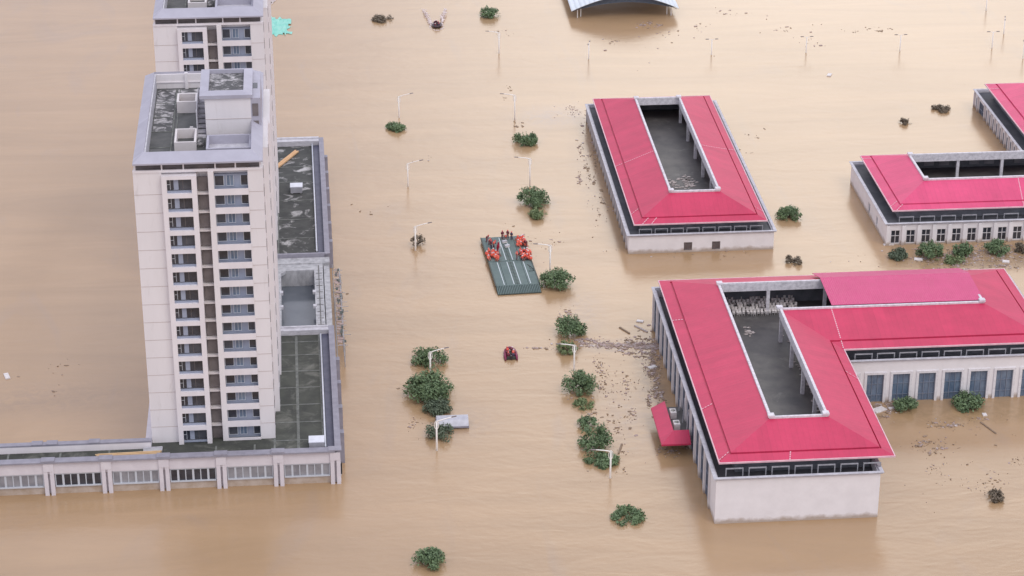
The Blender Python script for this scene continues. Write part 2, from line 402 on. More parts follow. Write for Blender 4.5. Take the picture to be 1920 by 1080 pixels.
def water_mat():
    m = D.materials.new('muddy_flood_water'); m.use_nodes = True
    n, l = m.node_tree.nodes, m.node_tree.links
    b = n['Principled BSDF']
    t = n.new('ShaderNodeTexCoord')
    mp1 = n.new('ShaderNodeMapping'); mp1.inputs['Scale'].default_value = (1, 0.45, 1)
    l.new(t.outputs['Object'], mp1.inputs['Vector'])
    a = n.new('ShaderNodeTexNoise'); a.inputs['Scale'].default_value = 0.012; a.inputs['Detail'].default_value = 7; a.inputs['Distortion'].default_value = 1.2
    l.new(mp1.outputs[0], a.inputs['Vector'])
    r = n.new('ShaderNodeValToRGB')
    r.color_ramp.elements[0].position = 0.33; r.color_ramp.elements[0].color = (0.392, 0.256, 0.138, 1)
    r.color_ramp.elements[1].position = 0.68; r.color_ramp.elements[1].color = (0.440, 0.293, 0.165, 1)
    l.new(a.outputs['Fac'], r.inputs['Fac'])
    # thin drifting scum, paler and greyer
    mp2 = n.new('ShaderNodeMapping'); mp2.inputs['Scale'].default_value = (1, 0.3, 1); mp2.inputs['Rotation'].default_value = (0, 0, 0.25)
    l.new(t.outputs['Object'], mp2.inputs['Vector'])
    a2 = n.new('ShaderNodeTexNoise'); a2.inputs['Scale'].default_value = 0.05; a2.inputs['Detail'].default_value = 8; a2.inputs['Distortion'].default_value = 2.5
    l.new(mp2.outputs[0], a2.inputs['Vector'])
    mr = n.new('ShaderNodeMapRange'); mr.inputs['From Min'].default_value = 0.58; mr.inputs['From Max'].default_value = 0.75; mr.inputs['To Max'].default_value = 0.5
    l.new(a2.outputs['Fac'], mr.inputs['Value'])
    mxx = n.new('ShaderNodeMix'); mxx.data_type = 'RGBA'; mxx.inputs['B'].default_value = (0.36, 0.262, 0.185, 1)
    l.new(mr.outputs[0], mxx.inputs[0]); l.new(r.outputs[0], mxx.inputs['A'])
    # long drifting silt streaks, darker and lighter than the rest
    mp4 = n.new('ShaderNodeMapping'); mp4.inputs['Rotation'].default_value = (0, 0, -0.35); mp4.inputs['Scale'].default_value = (0.18, 1.0, 1)
    l.new(t.outputs['Object'], mp4.inputs['Vector'])
    a4 = n.new('ShaderNodeTexNoise'); a4.inputs['Scale'].default_value = 0.07; a4.inputs['Detail'].default_value = 9; a4.inputs['Roughness'].default_value = 0.62; a4.inputs['Distortion'].default_value = 1.6
    l.new(mp4.outputs[0], a4.inputs['Vector'])
    v4 = n.new('ShaderNodeMapRange'); v4.inputs['From Min'].default_value = 0.3; v4.inputs['From Max'].default_value = 0.7; v4.inputs['To Min'].default_value = 0.90; v4.inputs['To Max'].default_value = 1.07
    l.new(a4.outputs['Fac'], v4.inputs['Value'])
    s4 = n.new('ShaderNodeVectorMath'); s4.operation = 'SCALE'; l.new(mxx.outputs['Result'], s4.inputs[0]); l.new(v4.outputs[0], s4.inputs['Scale'])
    col_out = s4.outputs[0]
    # films of scum where the drift collects, and an ochre patch off the wing: (centre x, y, radius x, y, strength, colour)
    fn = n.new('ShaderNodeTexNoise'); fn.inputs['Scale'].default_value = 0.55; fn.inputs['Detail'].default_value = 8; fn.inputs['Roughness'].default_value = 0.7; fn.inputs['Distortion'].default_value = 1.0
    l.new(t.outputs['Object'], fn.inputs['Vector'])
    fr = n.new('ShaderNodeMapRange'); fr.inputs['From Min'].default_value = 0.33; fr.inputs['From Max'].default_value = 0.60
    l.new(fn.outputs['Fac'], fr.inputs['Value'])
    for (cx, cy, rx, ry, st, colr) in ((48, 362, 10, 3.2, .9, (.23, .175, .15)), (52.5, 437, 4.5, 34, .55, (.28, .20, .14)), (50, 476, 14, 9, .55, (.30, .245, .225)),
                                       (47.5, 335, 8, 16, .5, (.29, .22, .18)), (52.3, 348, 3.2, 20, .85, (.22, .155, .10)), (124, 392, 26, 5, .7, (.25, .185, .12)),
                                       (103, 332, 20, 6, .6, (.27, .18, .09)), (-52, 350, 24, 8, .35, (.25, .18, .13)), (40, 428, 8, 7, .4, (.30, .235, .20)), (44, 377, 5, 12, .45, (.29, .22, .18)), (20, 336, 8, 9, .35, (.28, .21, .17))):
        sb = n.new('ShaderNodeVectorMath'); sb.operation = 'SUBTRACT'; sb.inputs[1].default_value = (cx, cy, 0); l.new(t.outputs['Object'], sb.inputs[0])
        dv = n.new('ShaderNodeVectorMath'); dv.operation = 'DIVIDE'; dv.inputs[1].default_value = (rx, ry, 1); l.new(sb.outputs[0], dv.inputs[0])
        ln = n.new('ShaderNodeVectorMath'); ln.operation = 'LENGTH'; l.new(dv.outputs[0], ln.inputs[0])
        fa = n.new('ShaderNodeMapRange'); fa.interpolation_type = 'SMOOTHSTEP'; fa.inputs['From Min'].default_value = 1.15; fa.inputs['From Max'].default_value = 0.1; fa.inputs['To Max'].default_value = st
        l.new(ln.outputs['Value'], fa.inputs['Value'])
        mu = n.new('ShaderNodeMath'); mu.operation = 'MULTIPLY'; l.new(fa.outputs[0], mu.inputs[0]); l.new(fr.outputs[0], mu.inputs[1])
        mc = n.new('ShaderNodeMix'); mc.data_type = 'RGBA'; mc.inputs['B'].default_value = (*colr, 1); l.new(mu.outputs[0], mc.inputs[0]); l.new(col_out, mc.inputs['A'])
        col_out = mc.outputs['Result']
    l.new(col_out, b.inputs['Base Color'])
    b.inputs['Roughness'].default_value = 0.22
    b.inputs['IOR'].default_value = 1.62
    w1 = n.new('ShaderNodeTexNoise'); w1.inputs['Scale'].default_value = 0.9; w1.inputs['Detail'].default_value = 5
    w2 = n.new('ShaderNodeTexNoise'); w2.inputs['Scale'].default_value = 0.16; w2.inputs['Detail'].default_value = 3; w2.inputs['Distortion'].default_value = 1.0
    mp3 = n.new('ShaderNodeMapping'); mp3.inputs['Scale'].default_value = (0.6, 1.3, 1)
    l.new(t.outputs['Object'], mp3.inputs['Vector'])
    l.new(mp3.outputs[0], w1.inputs['Vector']); l.new(mp3.outputs[0], w2.inputs['Vector'])
    b1 = n.new('ShaderNodeBump'); b1.inputs['Strength'].default_value = 0.20; b1.inputs['Distance'].default_value = 0.12
    b2 = n.new('ShaderNodeBump'); b2.inputs['Strength'].default_value = 0.13; b2.inputs['Distance'].default_value = 0.5
    l.new(w1.outputs['Fac'], b1.inputs['Height']); l.new(w2.outputs['Fac'], b2.inputs['Height'])
    l.new(b2.outputs[0], b1.inputs['Normal']); l.new(b1.outputs[0], b.inputs['Normal'])
    return m
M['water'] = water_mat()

# ---------------------------------------------------------------- flood water (one sheet to the horizon)
wb = MB()
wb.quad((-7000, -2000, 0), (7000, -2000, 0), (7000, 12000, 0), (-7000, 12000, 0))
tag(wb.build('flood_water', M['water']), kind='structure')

# ================================================================ low halls with red roofs
def lerp2(a, b, t): return (a[0] + (b[0] - a[0]) * t, a[1] + (b[1] - a[1]) * t)

def wall_run(mb, p0, p1, n, z0, z1, th, ops):
    """wall from p0 to p1 (outer face), n = outward normal, ops = [(s0, s1, za, zb)] openings"""
    p0, p1, n = Vector(p0), Vector(p1), Vector(n)
    L = (p1 - p0).length; d = (p1 - p0) / L
    def bx(s0, s1, a, b):
        if s1 - s0 < 0.01 or b - a < 0.01: return
        q = [p0 + d * s0, p0 + d * s1, p0 + d * s1 - n * th, p0 + d * s0 - n * th]
        mb.prism([tuple(k) for k in q], a, b)
    s = 0
    for (a, b, za, zb) in ops:
        bx(s, a, z0, z1); bx(a, b, z0, za); bx(a, b, zb, z1); s = b
    bx(s, L, z0, z1)

def window(parent, org, p0, p1, n, s0, s1, za, zb, pane, frame, depth=0.28, bars=(1, 1), fw=0.12):
    p0, p1, n = Vector(p0), Vector(p1), Vector(n); d = (p1 - p0).normalized()
    def pb(mb, a, b, c0, c1, o0, o1):
        q = [p0 + d * a - n * o0, p0 + d * b - n * o0, p0 + d * b - n * o1, p0 + d * a - n * o1]
        mb.prism([tuple(k) for k in q], c0, c1)
    f = MB(org)
    pb(f, s0, s0 + fw, za, zb, depth - .08, depth + .06); pb(f, s1 - fw, s1, za, zb, depth - .08, depth + .06)
    pb(f, s0 + fw, s1 - fw, zb - fw, zb, depth - .08, depth + .06); pb(f, s0 + fw, s1 - fw, za, za + fw, depth - .08, depth + .06)
    for k in range(bars[0]):
        c = s0 + (s1 - s0) * (k + 1) / (bars[0] + 1)
        pb(f, c - .05, c + .05, za + fw, zb - fw, depth - .06, depth + .04)
    for k in range(bars[1]):
        c = za + (zb - za) * (k + 1) / (bars[1] + 1) + 0.2
        for j in range(bars[0] + 1):
            a = s0 + (s1 - s0) * j / (bars[0] + 1) + .05; b = s0 + (s1 - s0) * (j + 1) / (bars[0] + 1) - .05
            pb(f, a, b, c - .05, c + .05, depth - .055, depth + .04)
    fo = f.build('window', frame, parent)
    g = MB(org); pb(g, s0 + .02, s1 - .02, za + .02, zb - .02, depth + .05, depth + .09)
    g.build('pane', pane, fo)
    return fo

def hall(label, wall, eave, opening, zwall, zslab, zeave, zopen, group, roofm, columns=(), strips=(), runs=None, wallm=None, wallth=0.35, ubays=(), knee=1.5):
    org = Vector((wall[0][0], wall[0][1], 0))
    root = empty('red_roofed_hall', org, label=label, cat='building', group=group)
    n = len(wall)
    # walls with openings; runs = {edge index: [(s0,s1,za,zb)]}
    w = MB(org)
    for i in range(n):
        p0, p1 = Vector(wall[i]), Vector(wall[(i + 1) % n]); d = (p1 - p0).normalized(); nn = Vector((d.y, -d.x))
        pr_, pn = Vector(wall[i - 1]), Vector(wall[(i + 2) % n])
        q0 = p0
        d2 = (pn - p1).normalized()
        convex = d.x * d2.y - d.y * d2.x > 0
        q1 = p1 - d * wallth if convex else p1 + d * wallth
        ops = (runs or {}).get(i, {}).get('ops', [])
        wall_run(w, q0 if True else q0, q1, nn, -2.0, zwall - 0.5, wallth, ops)
    wo_ = w.build('wall', wallm or M['hallwall'], root)
    # parapet with cornice, joined to the wall top
    c = MB(org)
    ringmb(c, wall, 0.0, -wallth, zwall - 0.5, zwall - 0.3)
    ringmb(c, wall, 0.30, -0.15, zwall - 0.3, zwall - 0.1)
    ringmb(c, wall, 0.45, -0.10, zwall - 0.1, zwall)
    c.build('cornice', M['cornice'], wo_)
    ins = offs(wall, -wallth + 0.01)
    s = MB(org); s.prism(offs(wall, -wallth), zslab - 0.3, zslab)
    s.build('roof_slab', M['shade_dark'], root)
    f = MB(org); f.prism(offs(eave, -3.0), zslab + 0.01, zslab + 0.03)
    f.build('attic_floor', M['slab'], root)
    # knee wall under the eaves, added to close the attic and block light
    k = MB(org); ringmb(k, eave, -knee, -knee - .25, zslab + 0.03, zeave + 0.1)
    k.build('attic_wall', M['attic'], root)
    # roof slopes with a box gutter part way up
    g0, g1 = 0.182, 0.214
    levels = [(0, 0), (g0, 0), (g0, -0.3), (g1, -0.3), (g1, 0.06), (1, 0.06)]
    r = MB(org); gm = MB(org)
    def P(i, t, dz): q = lerp2(eave[i], opening[i], t); return (q[0], q[1], zeave + (zopen - zeave) * t + dz)
    m = len(eave)
    for i in range(m):
        j = (i + 1) % m
        for a, b in ((0, 1), (1, 2), (3, 4), (4, 5)):
            r.quad(P(i, *levels[a]), P(j, *levels[a]), P(j, *levels[b]), P(i, *levels[b]))
        gm.quad(P(i, *levels[2]), P(j, *levels[2]), P(j, *levels[3]), P(i, *levels[3]))
        r.quad(P(i, 0, -0.22), P(j, 0, -0.22), P(j, 0, 0), P(i, 0, 0))
        r.quad(P(j, 0, -0.22), P(i, 0, -0.22), P(i, 1, -0.34), P(j, 1, -0.34))
        r.quad(P(i, 1, 0.06), P(j, 1, 0.06), P(j, 1, -0.34), P(i, 1, -0.34))
    ro = r.build('roof', roofm, root)
    gm.build('roof_gutter', M['groove'], ro)
    t = MB(org); ringmb(t, eave, 0.16, 0.01, zeave - 0.20, zeave + 0.05)
    t.build('eave_trim', M['trim'], ro)
    # pale conductor strips: (edge, position along, t0, t1)
    if strips:
        for (i, u, t0, t1, skewt) in strips:
            sm = MB(org)
            j = (i + 1) % m; nseg = max(2, int((t1 - t0) * 22))
            for q in range(nseg):
                ta = t0 + (t1 - t0) * q / nseg; tb = t0 + (t1 - t0) * (q + 0.62) / nseg
                if g0 - 0.012 < ta < g1 + 0.01: continue
                def Q(t_, uu):
                    a, b = Vector(P(i, t_, 0.06)), Vector(P(j, t_, 0.06)); L = (b - a).length
                    return a + (b - a) * (min(max(uu, .0), 1.0)) , (b - a) / L
                a, dd = Q(ta, u + skewt * ta); b, _ = Q(tb, u + skewt * tb)
                wv = dd * 0.09; up = Vector((0, 0, 0.05))
                sm.hexa([a - wv, a + wv, b + wv, b - wv], [a - wv + up, a + wv + up, b + wv + up, b - wv + up])
            sm.build('roof_strip', M['strip'], ro)
    # curb and beam round the opening (opening polygon is counter-clockwise like the eave)
    cb = MB(org); ringmb(cb, opening, 0.35, -0.06, zopen - 0.1, zopen + 0.28)
    cbo = cb.build('opening_curb', M['curb'], root)
    for i in range(len(opening)):
        x, y = opening[i]; bb = MB(org); bb.box(x - .55, x + .45, y - .55, y + .45, zopen + .28, zopen + .62)
        bb.build('curb_block', M['curb'], cbo)
    bm_ = MB(org); ringmb(bm_, opening, 0.32, -0.02, zopen - 1.35, zopen - 0.1)
    bm_.build('opening_beam', M['curb'], root)
    for (x, y) in columns:
        q = MB(org); q.box(x - .28, x + .28, y - .28, y + .28, zslab + 0.02, zopen - 1.36)
        q.build('column', M['curb'], root)
    # low frames standing on the slab between parapet and eave
    for (x0, x1, y, h) in ubays:
        q = MB(org); q.box(x0, x0 + .14, y - .07, y + .07, zslab, zslab + h); q.box(x1 - .14, x1, y - .07, y + .07, zslab, zslab + h)
        q.box(x0, x1, y - .09, y + .09, zslab + h, zslab + h + .16)
        q.build('ledge_frame', M['ledge'], root)
    return root, org

def fill_windows(root, org, wall, i, ops, pane, frame, **k):
    p0, p1 = wall[i], wall[(i + 1) % len(wall)]; d = (Vector(p1) - Vector(p0)).normalized(); nn = Vector((d.y, -d.x))
    for (a, b, za, zb) in ops:
        window(root, org, p0, p1, nn, a, b, za, zb, pane, frame, **k)

def pilasters(root, org, p0, p1, ss, w, z0, z1, proud, m):
    p0, p1 = Vector(p0), Vector(p1); d = (p1 - p0).normalized(); n = Vector((d.y, -d.x))
    for s in ss:
        q = MB(org)
        a = [p0 + d * (s - w / 2) + n * proud, p0 + d * (s + w / 2) + n * proud, p0 + d * (s + w / 2) - n * .01, p0 + d * (s - w / 2) - n * .01]
        q.prism([tuple(k) for k in a], z0, z1)
        q.build('pilaster', m, root)

def frange(a, b, s):
    o = []
    while a <= b + 1e-6: o.append(a); a += s
    return o

GH = 'flooded halls with red hipped roofs round an open well'
# ---- hall A : middle of the water, front wall with two brown windows
WA = [(55.2, 400.9), (83.1, 400.9), (83.1, 472.0), (55.2, 472.0)]
EA = [(56.4, 402.0), (81.8, 402.0), (81.8, 471.0), (56.4, 471.0)]
OA = [(64.5, 410.1), (73.6, 410.1), (73.6, 461.6), (64.5, 461.6)]
opsF = [(10.6, 12.2, 0.4, 2.05), (16.0, 17.6, 0.4, 2.05)]
left_ops = [(s, s + 2.7, -1.0, 3.2) for s in frange(.85, 68, 3.4)]
hA, oA = hall('narrow red roofed hall with a blank white front wall and two small brown windows', WA, EA, OA, 4.0, 3.4, 5.6, 8.7, GH, M['roof'],
              columns=[(73.95, y) for y in (460.8, 450, 440, 430, 419.6, 411)] + [(64.1, y) for y in (411, 421, 431, 441, 451, 461)],
              strips=[(3, 0.572, .0, 1.0, 0.003), (1, 0.528, .0, 1.0, -0.056), (3, 0.93, 0, .2, 0), (0, .13, 0, .2, 0), (1, .06, 0, .2, 0), (0, .06, 0, .2, 0)],
              runs={0: dict(ops=opsF), 3: dict(ops=left_ops)},
              ubays=[(57.3 + 3.05 * k, 57.3 + 3.05 * k + 2.5, 402.3, 0.95) for k in range(8)])
fill_windows(hA, oA, WA, 0, opsF, M['brownpane'], M['recess'], depth=0.12)
fill_windows(hA, oA, WA, 3, left_ops, M['shade_panel'], M['darkframe'], bars=(0, 1), depth=.1, fw=.07)
pilasters(hA, oA, WA[3], WA[0], frange(0.5, 70.8, 3.4), 0.5, -1.5, 3.55, 0.26, M['wall'])

# ---- hall B : right, front with a row of small casement windows
WB = [(104.9, 401.0), (165.0, 401.0), (165.0, 432.6), (104.9, 432.6)]
EB = [(106.4, 402.8), (163.6, 402.8), (163.6, 431.3), (106.4, 431.3)]
OB = [(114.5, 411.0), (155.5, 411.0), (155.5, 423.6), (114.5, 423.6)]
opsF = [(s, s + 1.8, 0.25, 3.05) for s in frange(0.9, 58, 2.98)]
opsL = [(16.2, 17.7, 0.6, 2.6), (23.0, 24.3, 0.8, 2.6)]
hB, oB = hall('red roofed hall with a row of white framed windows behind a line of trees', WB, EB, OB, 4.6, 4.0, 6.4, 9.2, GH, M['roof_pink'],
              columns=[(x, 423.9) for x in (115, 124.4, 133.4, 142.5, 151)] + [(x, 410.6) for x in (115, 124.4, 133.4, 142.5, 151)],
              strips=[(0, .446, 0, 1, 0), (0, .012, 0, .2, 0), (3, .93, 0, .2, 0), (3, 0.06, 0, .2, 0)],
              runs={0: dict(ops=opsF), 3: dict(ops=opsL)},
              ubays=[(107.6 + 4.1 * k, 107.6 + 4.1 * k + 2.9, 402.7, 0.95) for k in range(9)])
fill_windows(hB, oB, WB, 0, opsF, M['glass_dark'], M['whiteframe'], bars=(1, 1), depth=0.2)
fill_windows(hB, oB, WB, 3, opsL, M['brownpane'], M['frame'])
pilasters(hB, oB, WB[0], WB[1], frange(0.3, 59.8, 2.98), 0.62, -1.5, 4.1, 0.32, M['hallwall'])
# inner windows seen through the well of hall B
for k in range(12):
    q = MB(oB); x = 116 + k * 3.1; q.box(x, x + 2.0, 429.4, 429.5, 4.6, 6.0)
    q.build('inner_panel', M['greypanel'] if k % 3 else M['attic'], hB)

# ---- hall D : top right corner
WD = [(141.8, 437.0), (185.0, 437.0), (185.0, 474.4), (141.8, 474.4)]
ED = [(143.1, 438.0), (184.0, 438.0), (184.0, 471.7), (143.1, 471.7)]
OD = [(152.5, 447.0), (174.0, 447.0), (174.0, 463.0), (152.5, 463.0)]
opsL = [(s, s + 1.5, -1.0, 2.7) for s in frange(1.2, 35, 2.7)]
opsL[1:3] = [(3.9, 8.0, -1.0, 2.8)]
hD, oD = hall('bright red roofed hall cut off by the top right corner, grey pilastered side wall', WD, ED, OD, 4.0, 3.4, 6.2, 9.2, GH, M['roof_pink'],
              columns=[(152.2, y) for y in (448, 456, 463)], strips=[(3, .1, 0, .2, 0)], runs={3: dict(ops=opsL)})
fill_windows(hD, oD, WD, 3, opsL, M['shade_panel'], M['darkframe'], depth=.1)
pilasters(hD, oD, WD[3], WD[0], [0.3, 3.2] + frange(8.7, 36.5, 2.7), 0.5, -1.5, 3.5, 0.35, M['wall'])

# ---- hall C : large L-shaped hall in front
WC = [(55.4, 300.3), (80.4, 300.3), (80.4, 337.3), (118.9, 337.3), (118.9, 368.2), (55.4, 368.2)]
EC = [(56.1, 301.8), (82.7, 301.8), (82.7, 338.1), (117.8, 338.1), (117.8, 367.4), (56.1, 367.4)]
OC = [(65.4, 310.6), (73.9, 310.6), (73.9, 348.7), (108.6, 348.7), (108.6, 359.2), (65.4, 359.2)]
opsW = [(s, s + 2.85, -1.0, 5.2) for s in frange(2.0, 35, 4.37)]
opsLC = [(s, s + 3.6, -1.0, 6.6) for s in frange(1.1, 63, 4.8)]
hC, oC = hall('large L shaped red roofed hall nearest the viewer, tall blue windows and white walls', WC, EC, OC, 8.0, 6.3, 9.7, 12.3, GH, M['roof'], knee=2.9,
              columns=[(74.25, y) for y in (348.4, 338.9, 329.4, 320, 311)] + [(65.1, y) for y in (311, 320.5, 330, 339.5, 349, 358.8)] + [(x, 359.5) for x in (74, 84, 94, 104)],
              strips=[(5, .248, 0, .2, 0), (5, .739, 0, .2, 0), (2, .0, 0.02, 1, .252), (1, .7, 0, .2, 0), (0, .40, 0, .2, 0), (4, .1, 0, .2, 0), (5, .99, 0, .2, 0)],
              runs={2: dict(ops=opsW), 5: dict(ops=opsLC)},
              ubays=[(84.6 + 3.75 * k, 84.6 + 3.75 * k + 3.0, 337.95, 2.35) for k in range(9)] + [(57.0 + 3.5 * k, 59.7 + 3.5 * k, 301.6, 2.35) for k in range(7)])
fill_windows(hC, oC, WC, 2, opsW, M['glass'], M['darkframe'], bars=(2, 2), depth=0.22, fw=.09)
fill_windows(hC, oC, WC, 5, opsLC, M['shade_panel'], M['darkframe'], bars=(1, 2), depth=.1, fw=.08)
for (a, b, za, zb) in opsW:     # white surrounds
    q = MB(oC); x = 80.4
    q.box(x + a - .42, x + a, 337.12, 337.31, -1, zb + .4); q.box(x + b, x + b + .42, 337.12, 337.31, -1, zb + .4); q.box(x + a, x + b, 337.12, 337.31, zb, zb + .4)
    q.build('window_surround', M['whiteframe'], hC)
pilasters(hC, oC, WC[5], WC[0], frange(0.5, 66, 4.8), 0.95, -1.5, 7.2, 0.24, M['wall'])
# magenta corrugated cover laid over the back part of the well and on over the back slope
q = MB(oC)
xa, xb = 83.2, 109.1
def cov(x, t):  # t 0 front lip .. 1 back top
    y = 349.3 + t * 16.2
    z = 12.4 + .5 * t / .625 if t <= .625 else 12.9 - (y - 359.425) * (2.6 / 8.2)  # beyond the ridge the magenta paints the back slope's grazing sky reflection
    return (x, y, z)
N = 16
for k in range(N):
    a, b = k / N, (k + 1) / N
    A, B, C_, E_ = cov(xa - .3 + 0, a), cov(xb, a), cov(xb, b), cov(xa - .3, b)
    q.hexa([A, B, C_, E_], [(p[0], p[1], p[2] + .08) for p in (A, B, C_, E_)])
q.build('corrugated_cover', M['magenta'], hC)
q = MB(oC); q.box(xa - .4, xb, 349.0, 349.25, 11.2, 12.0); q.build('cover_beam', M['shade_dark'], hC)
# porch at the left side
px0, px1, py0, py1, pzt = 50.3, 55.0, 321.5, 334.0, 2.9
ins_ = 2.0
p = MB(oC)
e = [(px0, py0), (px1, py0), (px1, py1), (px0, py1)]
ze, zi = 2.3, 3.5
p.quad((px0, py0, ze), (px1, py0, ze), (px1, py0 + 2.4, zi), (px0 + 2.2, py0 + 2.4, zi))
p.quad((px0, py1, ze), (px0, py0, ze), (px0 + 2.2, py0 + 2.4, zi), (px0 + 2.2, py1, zi))
p.quad((px0, py0, ze - .3), (px1, py0, ze - .3), (px1, py0, ze), (px0, py0, ze))
p.quad((px0, py1, ze - .3), (px0, py0, ze - .3), (px0, py0, ze), (px0, py1, ze))
p.quad((px0, py1, ze - .3), (px0, py1, ze), (px0 + 2.2, py1, zi), (px0 + 2.2, py1, ze - .3))
p.quad((px0 + 2.2, py0 + 2.4, zi), (px1, py0 + 2.4, zi), (px1, py0 + 2.4, 2.4), (px0 + 2.2, py0 + 2.4, 2.4))
p.quad((px0 + 2.2, py1, zi), (px0 + 2.2, py0 + 2.4, zi), (px0 + 2.2, py0 + 2.4, 2.4), (px0 + 2.2, py1, 2.4))
po = p.build('porch_roof', M['roof'], hC)
q = MB(oC); q.box(px0 + .6, px1 + .3, py0 + .6, py1, 2.1, 2.35); q.build('porch_slab', M['slab'], po)
for yy in (326.6, 330.6):
    u = empty('air_conditioner', (53.4, yy, 2.35), label='grey air conditioner unit on the small red porch roof, %s of the two' % ('nearer' if yy < 328 else 'farther'), cat='air conditioner', group='air conditioners on the porch')
    q = MB(); q.box(-.5, .5, -.75, .75, 0, 1.15); q.build('casing', M['white'], u)
    q = MB(); pts = [(.0 + .38 * math.cos(a), .05 + .38 * math.sin(a)) for a in [2 * math.pi * k / 12 for k in range(12)]]
    q.prism(pts, 1.15, 1.19); q.build('fan_grille', M['glass_dark'], u)
for yy in (324.5, 328.5, 332.5):
    q = MB(oC); q.tube([(54.7, yy, 2.3), (54.9, yy, 6.8)], .07, 5); q.build('porch_pipe', M['cornice'], po)

# stacked white chairs and sacks stored in the back of the well of hall C
rnd.seed(3)
def make_chair():
    q = MB()
    q.box(-.22, .22, -.22, .22, .40, .46); q.box(-.22, .22, .18, .23, .46, .9)
    for sx in (-.19, .16):
        for sy in (-.2, .17): q.box(sx, sx + .035, sy, sy + .035, 0, .40)
    return q
chair_me = None
count = 0
for row in range(6):
    for k in range(22):
        if rnd.random() < .2: continue
        x = 66.2 + k * .62 + rnd.uniform(-.1, .1); y = 359.0 + row * 1.0 + rnd.uniform(-.2, .2)
        if chair_me is None:
            root = empty('plastic_chair', (x, y, 6.35), rnd.uniform(-.3, .3))
            q = MB()
            for lv in range(3): q.box(-.22, .22, -.22, .22, .40 + lv * .14, .46 + lv * .14)
            q.build('seat', M['white'], root)
            q = MB(); q.box(-.22, .22, .20, .25, .46, 1.22); q.build('backrest', M['white'], root)
            for sx in (-.2, .16):
                for sy in (-.2, .17):
                    q = MB(); q.box(sx, sx + .04, sy, sy + .04, 0, .40); q.build('leg', M['white'], root)
            chair_me = root; o = root
        else:
            o = copy_tree(chair_me); o.location = (x, y, 6.35 + (0.5 if row > 2 else 0) * 0); o.rotation_euler.z = rnd.uniform(-.5, .5)
        tag(o, 'one of the white plastic chairs packed under the back beam of the large hall', 'chair', 'white plastic chairs stored in the well of the large hall')

